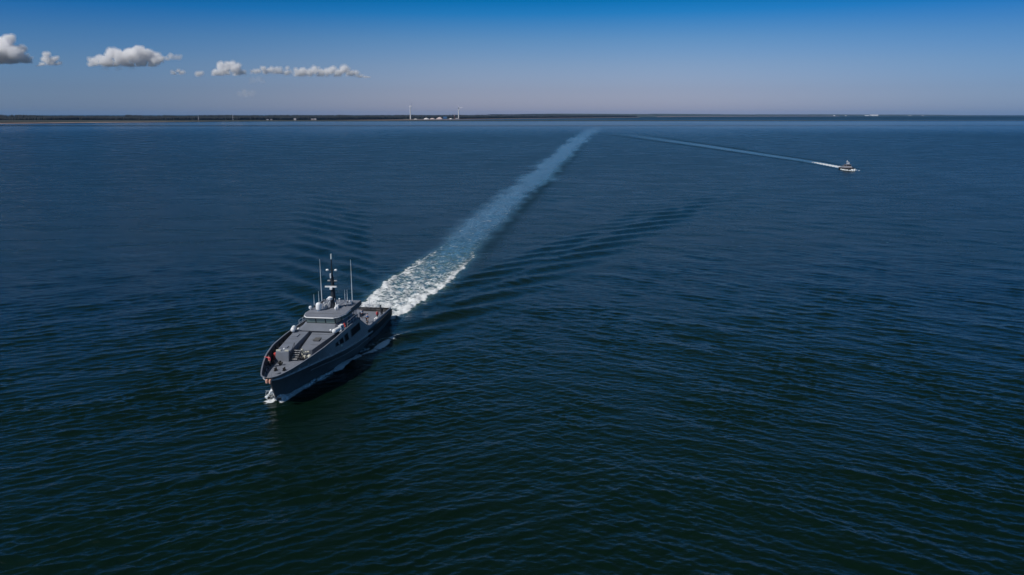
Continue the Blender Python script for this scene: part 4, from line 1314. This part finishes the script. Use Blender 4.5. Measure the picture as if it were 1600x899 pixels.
def cloud(puffs, label, seed, mat=None, D=21000., depth=.7):
    r2 = random.Random(seed)
    bm = BM()
    k = D / FPX
    cx = sum(p[0] for p in puffs) / len(puffs); cy = max(p[1] + p[2] * .6 for p in puffs)
    c0 = at(cx, cy, D)
    for px, py, r_ in puffs:
        for j in range(9):
            f = r2.random()
            a, b = r2.uniform(-1, 1), r2.uniform(-1, .75)
            rr_ = r_ * (.86 if j == 0 else r2.uniform(.22, .55))
            ox, oy = (0, 0) if j == 0 else (a * r_ * .85, -b * r_ * .78)
            p_ = at(px + ox, py + oy, D + r2.uniform(-1, 1) * r_ * k * depth)
            bmesh.ops.create_icosphere(bm, subdivisions=3, radius=rr_ * k, matrix=Matrix.Translation(p_ - c0) @ Matrix.Diagonal((1.12, 1.1, .86, 1)))
    me = bpy.data.meshes.new('cloud')
    bm.to_mesh(me); bm.free()
    o = bpy.data.objects.new('cloud', me); C.objects.link(o)
    md = o.modifiers.new('r', 'REMESH'); md.mode = 'VOXEL'; md.voxel_size = .72 * k
    me2 = bpy.data.meshes.new_from_object(o.evaluated_get(bpy.context.evaluated_depsgraph_get()))
    bpy.data.objects.remove(o)
    n = len(me2.vertices)
    co = np.zeros(n * 3, np.float32); no = np.zeros(n * 3, np.float32)
    me2.vertices.foreach_get('co', co); me2.vertices.foreach_get('normal', no)
    co = co.reshape(-1, 3); no = no.reshape(-1, 3)
    q = co / k
    dsp = 0
    for sc_, am in ((5.5, 2.2), (2.8, 1.6), (1.5, 1.0)):
        dsp = dsp + am * (vnoise(q[:, 0] / sc_ + 50, q[:, 2] / sc_ + q[:, 1] / sc_ * .7 + 50, seed) + vnoise(q[:, 1] / sc_ + 20, q[:, 2] / sc_ - q[:, 0] / sc_ * .5 + 90, seed + 5) - 1.0)
    shell = co + no * ((dsp * 1.25 + 1.9) * k)[:, None]
    co = co + no * ((dsp - .2) * k)[:, None]
    for arr in (shell, co):       # flat, slightly ragged base
        zb = np.quantile(arr[:, 2], .10) + .6 * k * (vnoise(arr[:, 0] / k / 6 + 9, arr[:, 1] / k / 6 + 9, seed + 3) - .5)
        lowm = arr[:, 2] < zb
        arr[lowm, 2] = zb[lowm] + (arr[lowm, 2] - zb[lowm]) * .25
    me3 = me2.copy(); me3.name = 'cloud_veil'
    me2.vertices.foreach_set('co', co.ravel()); me2.update(); me2.shade_smooth()
    me3.vertices.foreach_set('co', shell.ravel()); me3.update(); me3.shade_smooth()
    thin = mat is M_THIN
    o = link('cloud', me2, mat or M_CLOUD, None, label=label, category='cloud', group='small cumulus clouds low over the coast')
    o.location = c0
    link('veil', me3, M_WISP if thin else M_VEIL, o)
    return o
cloud([(-14, 78, 20), (1, 70, 14), (14, 61, 7.5), (10, 80, 16), (24, 84, 12), (34, 76, 5), (36, 92, 8), (46, 95, 5), (20, 94, 9), (0, 94, 10)],
      'tall white cloud cut by the left edge of the picture', 1)
cloud([(72, 86, 4.5), (71, 93, 6), (80, 96, 6), (86, 92, 4), (92, 99, 4), (66, 101, 4), (60, 104, 3)], 'small peaked cloud just right of the leftmost cloud', 2)
cloud([(146, 96, 7), (156, 92, 7), (168, 96, 9), (176, 84, 9), (190, 90, 12), (205, 86, 13), (216, 82, 11), (230, 86, 11), (240, 92, 10),
       (200, 98, 8), (238, 101, 6), (250, 92, 6), (180, 100, 6), (222, 98, 8)], 'largest of the white clouds, broad with a heaped top', 3)
cloud([(262, 92, 3.5), (268, 89, 4), (275, 90, 4.5), (281, 89, 3)], 'faint wisp touching the right side of the largest cloud', 4, M_VEIL)
cloud([(271, 113, 3.5), (278, 111, 4), (284, 113, 3)], 'tiny puff below right of the largest cloud', 5, None)
cloud([(309, 115, 3), (313, 115, 2.4)], 'smallest puff alone between the two bigger cloud groups', 6, None)
cloud([(338, 113, 5.5), (346, 104, 7), (350, 110, 8), (360, 103, 7.5), (368, 107, 7), (372, 113, 6), (380, 114, 4), (346, 117, 4)],
      'compact heaped cloud right of the smallest puff', 7)
cloud([(394, 112, 4), (402, 111, 5), (412, 107, 4.5), (422, 110, 5), (432, 110, 5), (438, 113, 3.5), (415, 114, 4)], 'flat ragged cloud in the middle of the right row', 8)
cloud([(449, 107, 2.5), (450, 114, 4), (456, 114, 3)], 'little puff left of the long cloud', 9)
cloud([(466, 114, 6), (474, 112, 7), (484, 114, 6), (492, 110, 6), (502, 113, 6), (512, 112, 6), (520, 109, 6), (530, 115, 6), (538, 110, 6), (546, 113, 6),
       (554, 114, 5), (562, 121, 4), (573, 122, 4)], 'long low cloud at the right end of the row', 10)
cloud([(395, 126, 5), (405, 125, 5), (410, 127, 4)], 'thin veil of cloud under the flat ragged cloud', 11, M_THIN)
cloud([(375, 147, 5), (384, 146, 6), (392, 147, 4)], 'thin pinkish smudge of cloud nearest the horizon', 12, M_THIN)
cloud([(165, 106, 5), (185, 107, 5), (205, 106, 5)], 'thin veil under the largest cloud', 13, M_THIN)

# ------------------------------------------------------------------ haze
def haze():
    bm = BM()
    x0, x1, y0, y1, z0, z1 = -24000, 24000, -3000, 34000, -3.0, 170.0
    box(bm, ((x0 + x1) / 2, (y0 + y1) / 2, (z0 + z1) / 2), (x1 - x0, y1 - y0, z1 - z0))
    m = bpy.data.materials.new('sea_haze')
    m.use_nodes = True
    t = m.node_tree
    t.nodes.remove(t.nodes['Principled BSDF'])
    v = t.nodes.new('ShaderNodeVolumePrincipled')
    v.inputs['Color'].default_value = (.26, .56, 1.0, 1)
    v.inputs['Density'].default_value = 1.3e-5
    v.inputs['Anisotropy'].default_value = 0.0
    t.links.new(v.outputs[0], t.nodes['Material Output'].inputs['Volume'])
    part('haze', bm, m, None, 0, kind='stuff', label='thin blue sea haze')
haze()
